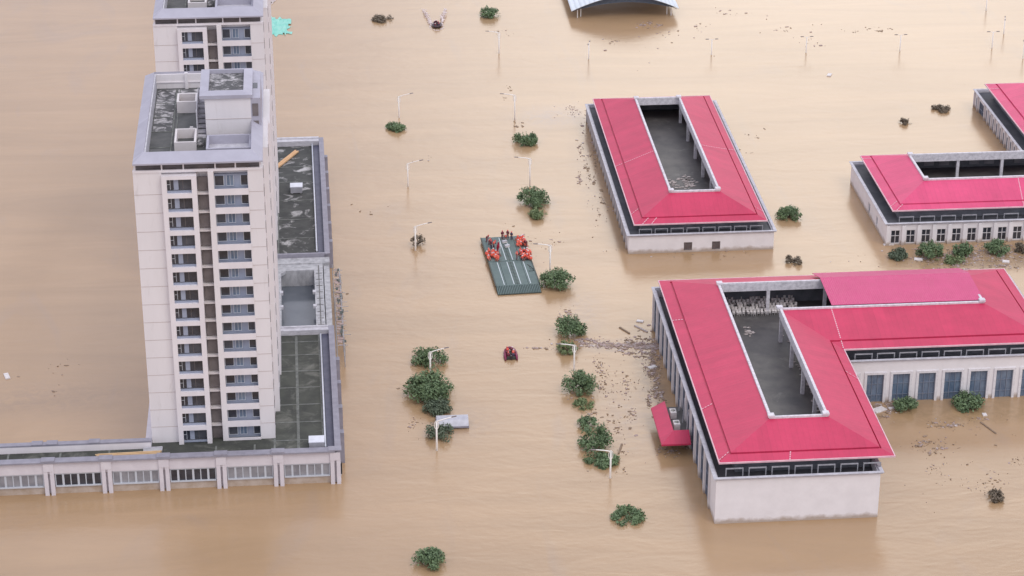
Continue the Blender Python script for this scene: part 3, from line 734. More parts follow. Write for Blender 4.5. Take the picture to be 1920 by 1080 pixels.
# ================================================================ apartment towers on a podium
TY = 323.7           # facade plane
def tower():
    org = Vector((-20.1, TY, 5.0))
    root = empty('apartment_tower', skew(org))
    o2 = Vector(skew(org))
    def nb(): return MB(o2, skew)
    x0, x1, xL1, xS0, xS1, xB0, xB1 = -29.8, -10.6, -25.6, -20.45, -18.75, -17.9, -12.85
    yb = 361.5; zt = 50.5; zb = 4.7
    NF = 15; zc = [48.44 - 3.015 * k for k in range(NF)]
    # body: left block, back block (stair shaft and balconies are recessed into it), right pier; the rear half is wider to the right
    w = nb()
    w.box(x0, xL1, TY, yb, zb, zt)
    w.box(xL1, xS0, TY + .5, yb, zb, zt)
    w.box(xS0, xS1, TY + 1.6, yb, zb, zt)
    w.box(xS1, xB0, TY - .25, yb, zb, zt)
    w.box(xB0, xB1, TY + 1.3, yb, zb, zt)
    w.box(xB1, x1, TY, TY + 9, zb, zt)
    w.box(xB1, x1 + .75, TY + 9, TY + 22, zb, zt)
    w.box(xB1, x1 + 1.0, TY + 22, yb, zb, zt - 1.0)
    w.build('wall', M['twall'], root)
    # floor joints scored round the plain walls
    for k in range(NF):
        z = zc[k] - 1.45
        j = nb(); j.box(x0 - .02, xL1 - .1, TY - .03, TY, z - .035, z + .035); j.build('floor_joint', M['tjoint'], root)
        j = nb(); j.box(xB1 + .1, x1 + .03, TY - .03, TY, z - .035, z + .035); j.box(x1, x1 + .03, TY, TY + 8.9, z - .035, z + .035); j.build('floor_joint', M['tjoint'], root)
    # left bay
    f = nb()
    f.box(xL1, xL1 + .75, TY - .9, TY + .5, zb, zt - .35); f.box(xS0 - .75, xS0, TY - .9, TY + .5, zb, zt - .35)
    for k in range(NF):
        z1 = zc[k] - 1.12; z0 = z1 - .72
        if k < NF - 1: f.box(xL1 + .75, xS0 - .75, TY - .88, TY + .5, z0, z1)
    f.box(xL1 + .75, xS0 - .75, TY - .88, TY + .5, zc[0] + 1.15, zt - .35)
    f.build('window_bay', M['twhite'], root)
    for k in range(NF):
        zl, zh = zc[k] - 1.12, zc[k] + 1.15
        b = nb()
        b.box(xL1 + .75, xS0 - .75, TY - .45, TY - .35, zl, zl + .36)
        b.box(xL1 + 1.75, xL1 + 2.45, TY - .45, TY - .30, zl + .5, zh)
        b.build('bay_panel', M['tblue'], root)
        g = nb(); g.box(xL1 + .75, xL1 + 1.75, TY - .33, TY - .27, zl + .5, zh); 
        fo = g.build('window', M['glass_dark'], root)
        h = nb(); h.box(xL1 + 1.2, xL1 + 1.26, TY - .37, TY - .33, zl + .5, zh); h.box(xL1 + .75, xL1 + 1.2, TY - .37, TY - .33, zl + 1.3, zl + 1.36); h.build('window_frame', M['frame'], fo)
        g = nb(); g.box(xL1 + 2.45, xS0 - .75, TY - .33, TY - .27, zl + .5, zh)
        fo = g.build('window', M[rnd.choice(('glass_dark', 'glass_dark', 'pane_grey'))], root)
        h = nb(); h.box(xL1 + 3.1, xL1 + 3.15, TY - .36, TY - .33, zl + .5, zh); h.build('window_frame', M['recess'], fo)
        # stair shaft panel
        s = nb(); s.box(xS0 + .12, xS1 - .12, TY + .95, TY + 1.1, zl - .3, zh - .35); so = s.build('stair_panel', M['recess'], root)
        s = nb(); s.box(xS0, xS1, TY + .35, TY + 1.1, zl - .72, zl - .45); s.build('stair_landing', M['wall'], so)
        # balcony niche on the right: parapet, recessed blue wall, three windows
        p = nb(); p.box(xB0, xB1, TY - .22, TY - .04, zl - .72 + .0, zl + .28); p.box(xB0, xB1, TY - .04, TY + 1.3, zl - .72, zl - .5)
        p.build('balcony', M['twhite'], root)
        bw = nb(); bw.box(xB0, xB1, TY + .84, TY + 1.3, zl - .5, zl + 2.3); bwo = bw.build('balcony_wall', M['tblue'], root)
        rng = [(xB0 + .12, xB0 + 1.4, .50, 2.02), (xB0 + 1.9, xB0 + 2.85, .50, 2.02), (xB1 - 1.05, xB1 - .10, .50, 2.02)]
        for n_, (a, c, d0, d1) in enumerate(rng):
            g = nb(); g.box(a, c, TY + .76, TY + .835, zl + d0, zl + d1); go = g.build('window', M[rnd.choice(('glass_dark', 'glass_dark', 'pane_grey'))] if n_ != 1 else M['glass'], bwo)
            h = nb(); h.box(a - .08, a, TY + .70, TY + .835, zl + d0 - .08, zl + d1 + .08); h.box(c, c + .08, TY + .70, TY + .835, zl + d0 - .08, zl + d1 + .08)
            h.box(a, c, TY + .70, TY + .835, zl + d0 - .08, zl + d0)
            if n_ == 1: h.box((a + c) / 2 - .03, (a + c) / 2 + .03, TY + .72, TY + .76, zl + d0, zl + d1)
            # frame is the sub-part of the balcony wall, beside its pane
            h.build('window_frame', M['frame'], bwo)
    # small windows down the right side wall
    for k in range(NF):
        g = nb(); g.box(x1 + .75, x1 + .80, TY + 12, TY + 13.4, zc[k] - .6, zc[k] + .9); g.build('side_window', M['glass_dark'], root)
        g = nb(); g.box(x1, x1 + .05, TY + 3.2, TY + 4.6, zc[k] - .6, zc[k] + .9); g.build('side_window', M['glass_dark'], root)
    # open loggia floor under the crown
    l = nb(); ringmb(l, [(x0 + .4, TY + 1.0), (x1 - .4, TY + 1.0), (x1 - .4, yb - .6), (x0 + .4, yb - .6)], 0, -.5, zt, 52.0); l.build('top_storey', M['recess'], root)
    for xx in (-29.45, -25.5, -22.3, -17.6, -14.6, -10.95):
        q = nb(); q.box(xx - .1, xx + .1, TY + .05, TY + .3, zt, 52.2); q.build('top_post', M['twhite'], root)
    q = nb()
    q.box(x0, x1, TY - .12, TY + .2, zt, zt + .38); q.build('top_parapet', M['twhite'], root)
    # sloping crown ring and parapet inner face
    poly = [(x0 + .1, TY - .7), (x1 + .1, TY - .7), (x1 + .1, yb + .5), (x0 + .1, yb + .5)]
    c = nb(); n = 4
    lo = offs(poly, 0); hi = [(-28.05, 324.9), (-12.2, 324.9), (-12.2, 360.4), (-28.05, 360.4)]
    for i in range(4):
        k = (i + 1) % 4
        c.quad((*lo[i], 52.2), (*lo[k], 52.2), (*hi[k], 53.35), (*hi[i], 53.35))
        c.quad((*lo[k], 52.2), (*lo[i], 52.2), (*lo[i], 51.95), (*lo[k], 51.95))
        c.quad((*hi[i], 53.35), (*hi[k], 53.35), (*hi[k], 50.6), (*hi[i], 50.6))
        c.quad((*lo[k], 51.95), (*lo[i], 51.95), (*hi[i], 51.95), (*hi[k], 51.95))
    c.build('crown', M['crown'], root)
    q = nb(); q.box(-28.03, -12.25, 324.95, 360.35, 50.3, 50.6); rs = q.build('roof_slab', M['troof'], root)
    q = nb(); q.box(-27.6, -24.7, 340.5, 359.3, 50.6, 50.64); q.box(-24.3, -21.0, 350.0, 359.3, 50.6, 50.64); q.build('peeling_patch', M['peel'], rs)
    q = nb()
    for yy in (333.5, 340.2, 346.6, 353): q.box(-27.9, -24.4, yy - .1, yy + .1, 50.6, 50.68)
    q.box(-24.62, -24.40, 325.3, 359.3, 50.6, 50.68); q.box(-24.05, -23.9, 325.3, 359.3, 50.6, 50.68)
    q.build('roof_joint', M['joint'], rs)
    # pale back parapet face with posts
    q = nb(); q.box(-27.9, -20.0, 360.05, 360.38, 50.6, 53.0); q.box(-27.9, -20, 359.9, 360.05, 51.6, 51.75); q.box(-23.2, -22.7, 359.6, 360.05, 50.6, 53.3)
    q.build('parapet_face', M['twall'], root)
    q = nb(); q.box(-28.03, -27.8, 325.2, 360, 50.6, 53.2); q.build('parapet_face', M['cornice'], root)
    # open-topped box rooms
    for (bx0, bx1, by0, by1, h) in ((-23.9, -20.6, 331.7, 337.6, 1.5), (-24.1, -20.9, 348.4, 352.4, 1.9)):
        q = nb(); t = .32
        q.box(bx0, bx1, by0, by0 + t, 50.6, 50.6 + h); q.box(bx0, bx1, by1 - t, by1, 50.6, 50.6 + h)
        q.box(bx0, bx0 + t, by0 + t, by1 - t, 50.6, 50.6 + h); q.box(bx1 - t, bx1, by0 + t, by1 - t, 50.6, 50.6 + h)
        q.build('vent_shaft', M['wall'], root)
    q = nb(); q.box(-22.0, -21.0, 339.2, 340.4, 50.6, 51.1); q.box(-21.8, -21.3, 339.5, 340.0, 51.1, 51.5); q.build('roof_hatch', M['white'], root)
    # stair up the side of the penthouse
    q = nb()
    for k in range(10):
        q.box(-20.5, -19.3, 337.2 + k * 1.05, 338.25 + k * 1.05, 50.6 + k * .42, 50.9 + k * .42)
    q.box(-20.62, -20.5, 337.2, 347.7, 50.6, 55.0)
    q.build('roof_stair', M['cornice'], root)
    q = nb(); q.box(-20.8, -19.5, 333.2, 335.6, 50.6, 51.3); q.box(-20.4, -19.7, 333.6, 335.2, 51.3, 51.4); q.build('rubble_box', M['peel'], root)
    # penthouse
    q = nb(); q.box(-19.2, -12.2, 337.2, 348.6, 50.6, 57.0); q.build('penthouse_wall', M['twall'], root)
    q = nb(); q.box(-19.2, -12.2, 337.14, 337.2, 53.6, 53.66); q.build('penthouse_joint', M['tjoint'], root)
    q = nb(); ringmb(q, [(-19.95, 336.9), (-11.9, 336.9), (-11.9, 349.1), (-19.95, 349.1)], 0, -1.35, 57.0, 57.55, 57.0, 57.9); q.build('penthouse_rim', M['crown'], root)
    q = nb(); q.box(-18.6, -13.2, 338.2, 347.8, 57.0, 57.25); q.build('penthouse_roof', M['peel'], root)
    # lower side block with two windows and a dark shaft
    q = nb(); q.box(-12.2, -10.7, 337.2, 349.4, 50.6, 56.9); so = q.build('side_block', M['crown'], root)
    for (za, zh) in ((54.0, 56.0), (51.2, 53.2)):
        g = nb(); g.box(-12.0, -11.1, 337.1, 337.2, za, zh); g.build('side_block_window', M['recess'], so)
    g = nb(); g.box(-12.05, -11.15, 341.5, 344.0, 56.9, 56.93); g.build('shaft_opening', M['glass_dark'], so)
    # long planter trough in front of the penthouse
    q = nb(); ringmb(q, [(-19.0, 328.2), (-12.25, 328.2), (-12.25, 334.0), (-19.0, 334.0)], 0, -.35, 50.6, 52.3); tr = q.build('roof_trough', M['crown'], root)
    q = nb(); q.box(-18.65, -12.6, 328.55, 333.65, 50.6, 50.9); q.build('trough_floor', M['cornice'], tr)
    return root

tw = tower()
tag(tw, 'tall cream apartment tower nearest the viewer, its flat roof with peeling patches in full view', 'building', 'cream apartment towers')
tw2 = copy_tree(tw)
tw2.location = Vector(tw.location) + Vector((-0.95, 68.8, 0))
tag(tw2, 'second cream apartment tower behind the first, cut off by the top edge', 'building', 'cream apartment towers')

# ---- podium
org = Vector((-10, 317.4, 0)); po2 = Vector(skew(org))
pod = empty('shop_podium', po2, label='low flooded podium building round the towers, dark flat roof with purple grey coping', cat='building')
def nb(): return MB(po2, skew)
XR, XL, YF = -0.6, -75.0, 317.4
for (a_, b_, c_, d_) in ((XL, XR, YF + .5, 322.6), (-31, XR, 322.6, 361.8), (-31, XR, 392.4, 451.5)):
    w = nb(); w.box(a_, b_, c_, d_, -2, 4.6); w.build('wall', M['podwall'], pod)
r = nb(); r.box(XL, -29.9, YF + .9, 321.9, 4.6, 5.0); r.box(-29.9, -2.6, YF + .9, 361.3, 4.6, 5.0)
r.build('roof_slab', M['podroof'], pod)
r = nb(); r.box(-30.5, -2.6, 392.9, 450.9, 4.6, 5.0); r.build('roof_slab', M['podpeel'], pod)
def joint(x0, x1, y0, y1, h=.05):
    j = nb(); j.box(x0, x1, y0, y1, 5.0, 5.0 + h); j.build('roof_joint', M['joint'], pod)
for yy in (322.6, 328.6, 334.6, 340.6, 346.6, 352.6, 357.6): joint(-11.2, -3.2, yy, yy + .3)
joint(-7.25, -6.8, 318.6, 361, .055); joint(-3.3, -3.0, 318.6, 361, .055); joint(-10.9, -10.6, 318.6, 361, .055)
for yy in (402, 411, 420.5, 430, 438): joint(-11.5, -3.2, yy, yy + .25)
joint(-10.1, -9.8, 393, 432, .055)
for xx in (-60, -52, -44, -36.5, -20, -14): joint(xx, xx + .3, 318.4, 321.8)
def parapet(a):     # right-hand parapet over a y range: coping, dark gutter, white pipe
    y0, y1 = a
    q = nb(); q.box(XR - .75, XR, y0, y1, 4.6, 5.75); q.box(XR - .85, XR + .12, y0 - .2, y1 + .2, 5.75, 6.0); c = q.build('coping', M['podcap'], pod)
    q = nb(); q.box(XR - 2.05, XR - .85, y0 + .3, y1 - .3, 5.05, 5.12); q.build('roof_gutter', M['navy'], c)
    q = nb(); q.tube([(XR - 2.25, y0 + 2, 5.5), (XR - 2.25, y1 - 2, 5.5)], .14, 8); q.build('pipe', M['pipe'], c, smooth=True)
    for k in frange(y0 + 7, y1 - 3, 8.6):
        q = nb(); q.box(XR, XR + .75, k - .6, k + .6, -1, 5.4); q.build('buttress', M['podcap'], pod)
parapet((YF + .0, 361.6)); parapet((392.7, 451.6))
q = nb(); q.box(-11.2, XR - .86, 360.4, 361.4, 5.0, 5.9); q.box(-11.2, XR - .86, 361.4, 361.8, 5.0, 6.15); q.build('cross_parapet', M['cornice'], pod)
q = nb(); q.box(-12.5, XR - .86, 392.5, 393.0, 5.0, 6.0); q.build('cross_parapet', M['podcap'], pod)
q = nb(); q.box(-12.5, XR - .86, 449.6, 450.8, 5.0, 6.1); q.box(-12.5, XR - .86, 450.8, 451.5, 5.0, 6.35); q.build('cross_parapet', M['cornice'], pod)
# wall of the rear block facing the light well
q = nb(); q.box(-12.6, XR, 389.9, 392.39, -1, 5.3); q.build('link_wall', M['concrete'], pod)
# front coping with raised lengths over the pilasters
q = nb(); q.box(XL, XR - .86, YF, YF + .9, 3.7, 5.7); q.build('front_parapet', M['podwall'], pod)
q = nb(); q.box(XL, XR - .86, YF - .45, YF + 1.0, 5.7, 5.95)
fc = q.build('coping', M['podcap'], pod)
# left wing back parapet
q = nb(); q.box(XL, -29.95, 321.95, 322.4, 4.6, 6.1); q.build('back_parapet', M['twhite'], pod)
q = nb(); q.box(XL, -29.8, 321.9, 322.95, 6.1, 6.35); q.build('coping', M['podcap'], pod)
for xx in (-71, -63.6, -56, -48.3, -46, -39.5):
    q = nb(); q.box(xx, xx + 1.7, 321.8, 323.1, 6.35, 6.5); q.build('coping_block', M['podcap'], fc)
# front pilasters and shop windows
bay = 8.8
xs = [-46.2 + bay * k for k in range(-3, 6)]
for xx in xs:
    q = nb(); q.box(xx, xx + .62, YF - .25, YF + .5, -1.5, 5.6); q.box(xx + .95, xx + 1.57, YF - .25, YF + .5, -1.5, 5.6); q.box(xx, xx + 1.57, YF - .3, YF - .25, 4.2, 5.6)
    q.build('pilaster', M['podwall'], pod)
    q = nb(); q.box(xx - .25, xx + 1.8, YF - .42, YF + .95, 5.95, 6.12); q.build('coping_block', M['podcap'], fc)
    a, b = xx + 1.57, xx + bay
    if b > XR: b = XR - .2
    g = nb(); g.box(a + .1, b - .1, YF + .30, YF + .36, 1.5, 3.6); go = g.build('shop_window', M['greypanel'] if int(xx) % 2 else M['glass_dark'], pod)
    f = nb(); nn = 6
    for k in range(nn + 1):
        c = a + .15 + (b - a - .3) * k / nn; wd = .16 if k % 2 else .07; f.box(c - wd, c + wd, YF + .22, YF + .295, 1.5, 3.6)
    f.box(a + .1, b - .1, YF + .1, YF + .5, 1.28, 1.5); f.box(a + .1, b - .1, YF + .20, YF + .30, 3.42, 3.6)
    f.build('window_frame', M['frame'], go)
    f = nb(); f.box(a, b, YF + .35, YF + .49, -1, 1.28); f.build('apron', M['tide'], pod)
# light well between the blocks: concrete frame round still grey water
q = nb()
q.box(-12.5, -9.5, 361.9, 389.9, -1, 5.1); q.box(-3.5, -1.9, 361.9, 389.9, -1, 5.1); q.box(-1.75, -.7, 361.9, 389.9, -1, 4.7)
q.box(-9.5, -3.5, 387.2, 389.9, -1, 5.1); q.box(-9.5, -3.5, 361.9, 363.4, -1, 5.0)
q.hexa([(-9.5, 386.0, 4.5), (-8.6, 387.2, 4.5), (-9.5, 387.2, 4.5), (-9.5, 386.6, 4.5)], [(-9.5, 386.0, 5.1), (-8.6, 387.2, 5.1), (-9.5, 387.2, 5.1), (-9.5, 386.6, 5.1)])
wf = q.build('well_frame', M['concrete'], pod)
for yy in (371.5, 377.5):
    for xx in (-9.75, -3.9):
        q = nb(); q.box(xx, xx + .6, yy, yy + .9, 4.7, 5.2); q.build('bracket', M['cornice'], wf)
q = nb(); q.box(-9.5, -3.5, 363.4, 387.2, 1.8, 2.0); q.build('well_water', M['well'], pod)
q = nb()
for k in range(9): q.box(-12.0 + rnd.uniform(0, 1.8), -10.2, 363 + k * 2.9, 363.12 + k * 2.9, 5.1, 5.16)
for k in range(9): q.box(-3.2, -2.1, 364 + k * 2.7, 364.12 + k * 2.7, 5.1, 5.16)
q.box(-11.2, -11.0, 362, 389, 5.1, 5.2); q.box(-2.75, -2.6, 362, 389, 5.1, 5.2)
q.build('crack_line', M['slab'], wf)

# scaffolding leaning on the light well side
sc = empty('scaffold', skew((0.4, 373, 0)), label='ragged grey scaffolding along the right side of the podium light well', cat='scaffold')
so_ = Vector(skew((0.4, 373, 0)))
rnd.seed(11)
q = MB(so_, skew)
for k in range(17):
    y = 357.5 + k * 1.95
    q.tube([(-.1, y, -1), (-.1 + rnd.uniform(-.1, .1), y, 5.0 + rnd.uniform(-.3, .9))], .06, 5); q.tube([(1.1, y, -1), (1.1 + rnd.uniform(-.2, .2), y, 4.3 + rnd.uniform(-.4, .8))], .06, 5)
    q.tube([(-.2, y, 4.2), (1.5 + rnd.uniform(-.3, .9), y + rnd.uniform(-.3, .3), 4.2)], .05, 5)
q.tube([(1.1, 357, 4.2), (1.1, 389.5, 4.2)], .06, 5); q.tube([(1.1, 357, 2.4), (1.1, 389.5, 2.4)], .06, 5)
q.build('poles', M['concrete'], sc)
q = MB(so_, skew)
for k in range(44):
    y = 357.5 + k * .73; a = rnd.uniform(.0, .3); b = rnd.uniform(.75, 1.3); z = 4.3 + rnd.uniform(-.5, .15)
    q.hexa([(a, y, z), (b, y + rnd.uniform(-.2, .2), z - .15), (b, y + .5, z - .15), (a, y + .5, z)], [(a, y, z + .07), (b, y, z - .08), (b, y + .5, z - .08), (a, y + .5, z + .07)])
q.build('boards', M['debris_grey'], sc)
q = MB(so_, skew)
for k in range(26):
    y = 357.5 + rnd.random() * 31; x = rnd.uniform(.1, 1.2); z = rnd.uniform(4.0, 4.6); l = rnd.uniform(.5, 1.4)
    q.box(x, x + rnd.uniform(.1, .4), y, y + l, z, z + .08)
q.build('netting', M['hull'], sc)

# things on the podium roof
for (x, y, lab) in ((-6.3, 425.0, 'grey metal box on the dark rear podium roof'), (-4.2, 320.2, 'silver metal box standing at the front right corner of the podium roof')):
    u = empty('vent_box', skew((x, y, 5.0)), label=lab, cat='vent box', group='metal boxes on the podium roof')
    q = MB(); q.box(-1.15, 1.15, -1.0, 1.0, .15, 1.35); q.build('casing', M['metal'], u)
    q = MB(); q.box(-1.22, 1.22, -1.08, 1.08, 1.35, 1.5); q.build('lid', M['pipe'], u)
    q = MB(); q.box(-1.0, -.7, -.9, .9, 0, .15); q.box(.7, 1.0, -.9, .9, 0, .15); q.build('foot', M['concrete'], u)
def plankpile(name, p, rz, L, W, lab, m, n, seed):
    rnd.seed(seed)
    u = empty(name, p, rz, label=lab, cat='timber')
    for k in range(n):
        q = MB(); o = rnd.uniform(-.35, .35); yy = -W / 2 + W * (k + .5) / n; hh = rnd.choice((0.12, .2, .3))
        q.box(-L / 2 + o, L / 2 + o, yy - W / n * .42, yy + W / n * .42, 0, hh)
        q.build('plank', m, u)
a, b = at(518, 315, 5.1), at(556, 285, 5.1); c = (a + b) / 2
plankpile('timber_stack', c, math.atan2((b - a).y, (b - a).x), (b - a).length, 1.0, 'orange timber planks lying slanted on the patchy rear podium roof', M['timber'], 3, 5)
plankpile('timber_stack', (-33.5, 319.9, 5.05), 0.03, 9.8, 1.5, 'pale yellow timber planks lying along the front podium roof left of the tower', M['timber2'], 6, 6)
u = empty('metal_tray', (-29.6, 321.2, 5.05), 0.02, label='shallow grey tray beside the foot of the near tower', cat='tray')
q = MB(); q.box(-1.5, 1.4, -.6, .6, 0, .1); q.build('base', M['concrete'], u)
q = MB(); ringmb(q, [(-1.5, -.6), (1.4, -.6), (1.4, .6), (-1.5, .6)], 0, -.1, .1, .3); q.build('rim', M['cornice'], u)

# ================================================================ street lamps
def lamp_single():
    r = empty('street_lamp', (0, 0, 0))
    q = MB(); q.tube([(0, 0, -2.5), (0, 0, 1.5), (0, 0, 4.9)], [.17, .155, .13], 8); q.build('pole', M['lamp'], r, True)
    q = MB(); q.tube([(0, 0, 4.75), (.25, 0, 5.05), (1.1, 0, 5.28), (2.0, 0, 5.45), (2.6, 0, 5.55)], [.11, .10, .09, .08, .07], 6); q.build('arm', M['lamp'], r, True)
    q = MB(); q.hexa([(2.45, -.16, 5.50), (3.25, -.12, 5.60), (3.25, .12, 5.60), (2.45, .16, 5.50)], [(2.45, -.13, 5.62), (3.25, -.08, 5.70), (3.25, .08, 5.70), (2.45, .13, 5.62)]); q.build('lamp_head', M['lamphead'], r)
    # decorative crescent loop at the top of the pole
    q = MB(); pts = [(.34 * math.cos(a) * (1 if True else 1), 0, 4.35 + .75 * math.sin(a)) for a in [math.pi * 2 * k / 14 for k in range(15)]]
    q.tube(pts, .065, 5, cap=False); q.build('ornament', M['lamp'], r, True)
    return r
def lamp_double():
    r = empty('street_lamp', (0, 0, 0))
    q = MB(); q.tube([(0, 0, -2.5), (0, 0, 3.9)], [.15, .12], 8); q.build('pole', M['lamp'], r, True)
    for s in (-1, 1):
        q = MB(); q.tube([(0, 0, 3.8), (s * .5, 0, 3.95), (s * .9, 0, 4.0)], .05, 6); q.build('arm', M['lamp'], r, True)
        q = MB(); q.box(min(s * .75, s * 1.5), max(s * .75, s * 1.5), -.14, .14, 3.97, 4.09); q.build('lamp_head', M['lamphead'], r)
    return r
L1, L2 = lamp_single(), lamp_double()
used = {}
def put_lamp(proto, x, y, h, rz, lab, grp):
    o = proto if proto.name not in used else copy_tree(proto)
    used[proto.name] = 1
    o.location = (x, y, h); o.rotation_euler.z = rz
    tag(o, lab, 'street lamp', grp)
GL, GR, GT = 'street lamps with arms to the right along the left kerb line', 'street lamps with arms to the left along the right kerb line', 'short lamps far off near the top right'
for (x, y, h, lab) in ((14.5, 477.8, -.1, 'cream street lamp above the farthest treetop of the left row'),
                       (14.8, 438.0, 0, 'cream street lamp with right arm standing alone in open water'),
                       (14.9, 405.8, 0, 'cream street lamp with a bare bush at its pole, left of the raft'),
                       (15.1, 353.0, -.5, 'cream street lamp in front of the round tree left of the red boat'),
                       (14.8, 326.6, .3, 'cream street lamp beside the grey shelter roof')):
    put_lamp(L1, x, y, h, 0.12, lab, GL)
for (x, y, h, lab) in ((39.6, 518.8, .1, 'farthest cream street lamp of the right row, near the small boat'),
                       (39.6, 474.4, .7, 'cream street lamp above a floating branch, behind the upper treetop'),
                       (39.5, 436.0, 1.1, 'cream street lamp just behind the large treetop with a lighter one in front'),
                       (39.5, 393.5, .6, 'cream street lamp right beside the raft'),
                       (39.7, 353.0, -.2, 'cream street lamp at the line of grey flotsam'),
                       (41.4, 315.5, -.2, 'cream street lamp among the nearest treetops of the right row')):
    put_lamp(L1, x, y, h, math.pi + .12, lab, GR)
for (x, y, h, rz, lab) in ((89.3, 513.6, -.1, 0, 'two headed short lamp straight right of the canopy'),
                           (111.8, 513.3, 0, 0, 'two headed short lamp second to the right of the canopy'),
                           (134.1, 512.6, .1, 0, 'two headed short lamp over the bright patch of water'),
                           (156.3, 512.7, .2, 0, 'two headed short lamp above the top right hall')):
    put_lamp(L2, x, y, h, rz, lab, GT)
for (x, y, h, rz, lab) in ((60.2, 513.0, 0, 1.3, 'short lamp seen end on below the left post of the canopy'), (162.0, 522.9, 0, 1.3, 'short lamp seen end on close to the right edge'),
                           (162.6, 541.1, 0, 1.3, 'short lamp cut by the top edge at the right'), (161.6, 505.0, 0, 1.4, 'short lamp cut by the right edge above the hall')):
    put_lamp(L2, x, y, h, rz, lab, GT)

# ================================================================ trees standing in the flood
def tree(px, py, w, h, mname, label, dens=1.0, trunk=True, name='tree', cat='tree', flat=1.0, twigs=0):
    """crown w x h pixels of the photograph, its lowest pixel row at py, on the water plane"""
    p = at(px, py); k = ppm(p)
    th = math.asin(CAM_H / (p - Vector((0, 0, CAM_H))).length); s, c = math.sin(th), math.cos(th)
    rx = w / 2 / k; ry = rx; S_ = h / k
    if 2 * ry * s > S_ * .98: ry = S_ * .49 / s
    rem = S_ - ry * s
    hh = math.sqrt(max(0.25, rem * rem - (ry * s) ** 2)) / c
    base = at(px, py - ry * s * k)
    rr = random.Random(int(px * 7 + py * 13))
    root = empty(name, (base.x, base.y, 0), label=label, cat=cat, group='treetops standing out of the flood')
    # clusters through the dome
    ncl = max(6, int(8 + rx * 6 * dens)); leaf = 0.17 + 0.02 * rx
    cl = []
    for i in range(ncl):
        a = rr.uniform(0, 2 * math.pi); q = math.sqrt(rr.random()) * (.93 if i % 3 else 1.02); z = rr.random() ** .8
        lim = math.sqrt(max(0, 1 - (q * .82) ** 2))
        cl.append((rx * q * math.cos(a), ry * q * math.sin(a), hh * lim * (0.25 + .75 * z) * rr.uniform(.8, 1.12), rx * rr.uniform(.28, .44)))
    v, f = [], []
    nleaf = int((380 + 560 * rx) * dens)
    per = max(10, nleaf // ncl)
    for (cx, cy, cz, cr_) in cl:
        for _ in range(per):
            d = Vector((rr.gauss(0, 1), rr.gauss(0, 1), rr.gauss(0, .8))).normalized() * cr_ * rr.random() ** .45
            c0 = Vector((cx, cy, cz)) + d
            if c0.z < -.15: c0.z = abs(c0.z)
            n = (d.normalized() * .6 + Vector((rr.uniform(-1, 1), rr.uniform(-1, 1), rr.uniform(-.1, 1.3)))).normalized()
            t = n.orthogonal().normalized(); t.rotate(Matrix.Rotation(rr.uniform(0, 6.28), 3, n)); b = n.cross(t)
            l = leaf * rr.uniform(.7, 1.5); wd = l * rr.uniform(.38, .6); i0 = len(v)
            v += [c0 - t * l, c0 + b * wd + n * .03, c0 + t * l, c0 - b * wd + n * .03]
            f.append((i0, i0 + 1, i0 + 2, i0 + 3))
    # sprays sticking out of the outline
    for _ in range(int(12 * dens + rx * 5)):
        a = rr.uniform(0, 6.28); e = rr.uniform(.05, 1.2)
        d = Vector((rx * math.cos(a) * math.cos(e), ry * math.sin(a) * math.cos(e), hh * math.sin(e)))
        for q in range(7):
            c0 = d * (.84 + .065 * q) + Vector((rr.uniform(-.1, .1), rr.uniform(-.1, .1), rr.uniform(-.05, .1)))
            n = Vector((rr.uniform(-1, 1), rr.uniform(-1, 1), 1)).normalized(); t = n.orthogonal().normalized(); b = n.cross(t); l = leaf * rr.uniform(.6, 1.1); i0 = len(v)
            v += [c0 - t * l, c0 + b * l * .45, c0 + t * l, c0 - b * l * .45]; f.append((i0, i0 + 1, i0 + 2, i0 + 3))
    me = D.meshes.new('crown'); me.from_pydata([tuple(x) for x in v], [], f); me.update()
    link('crown', me, M[mname], root)
    if trunk:
        q = MB(); q.tube([(0, 0, -2), (.03, 0, -.2), (0, .05, hh * .55)], [.16, .13, .05], 6)
        for _ in range(4 + twigs):
            a = rr.uniform(0, 6.28); zz = rr.uniform(0, .3) * hh
            q.tube([(0, 0, zz), (rx * .5 * math.cos(a), ry * .5 * math.sin(a), zz + .3 * hh), (rx * (.82 + .25 * (twigs > 0)) * math.cos(a), ry * .85 * math.sin(a), zz + .5 * hh)], [.06, .04, .015], 4)
        q.build('trunk', M['bark'], root)
    return root

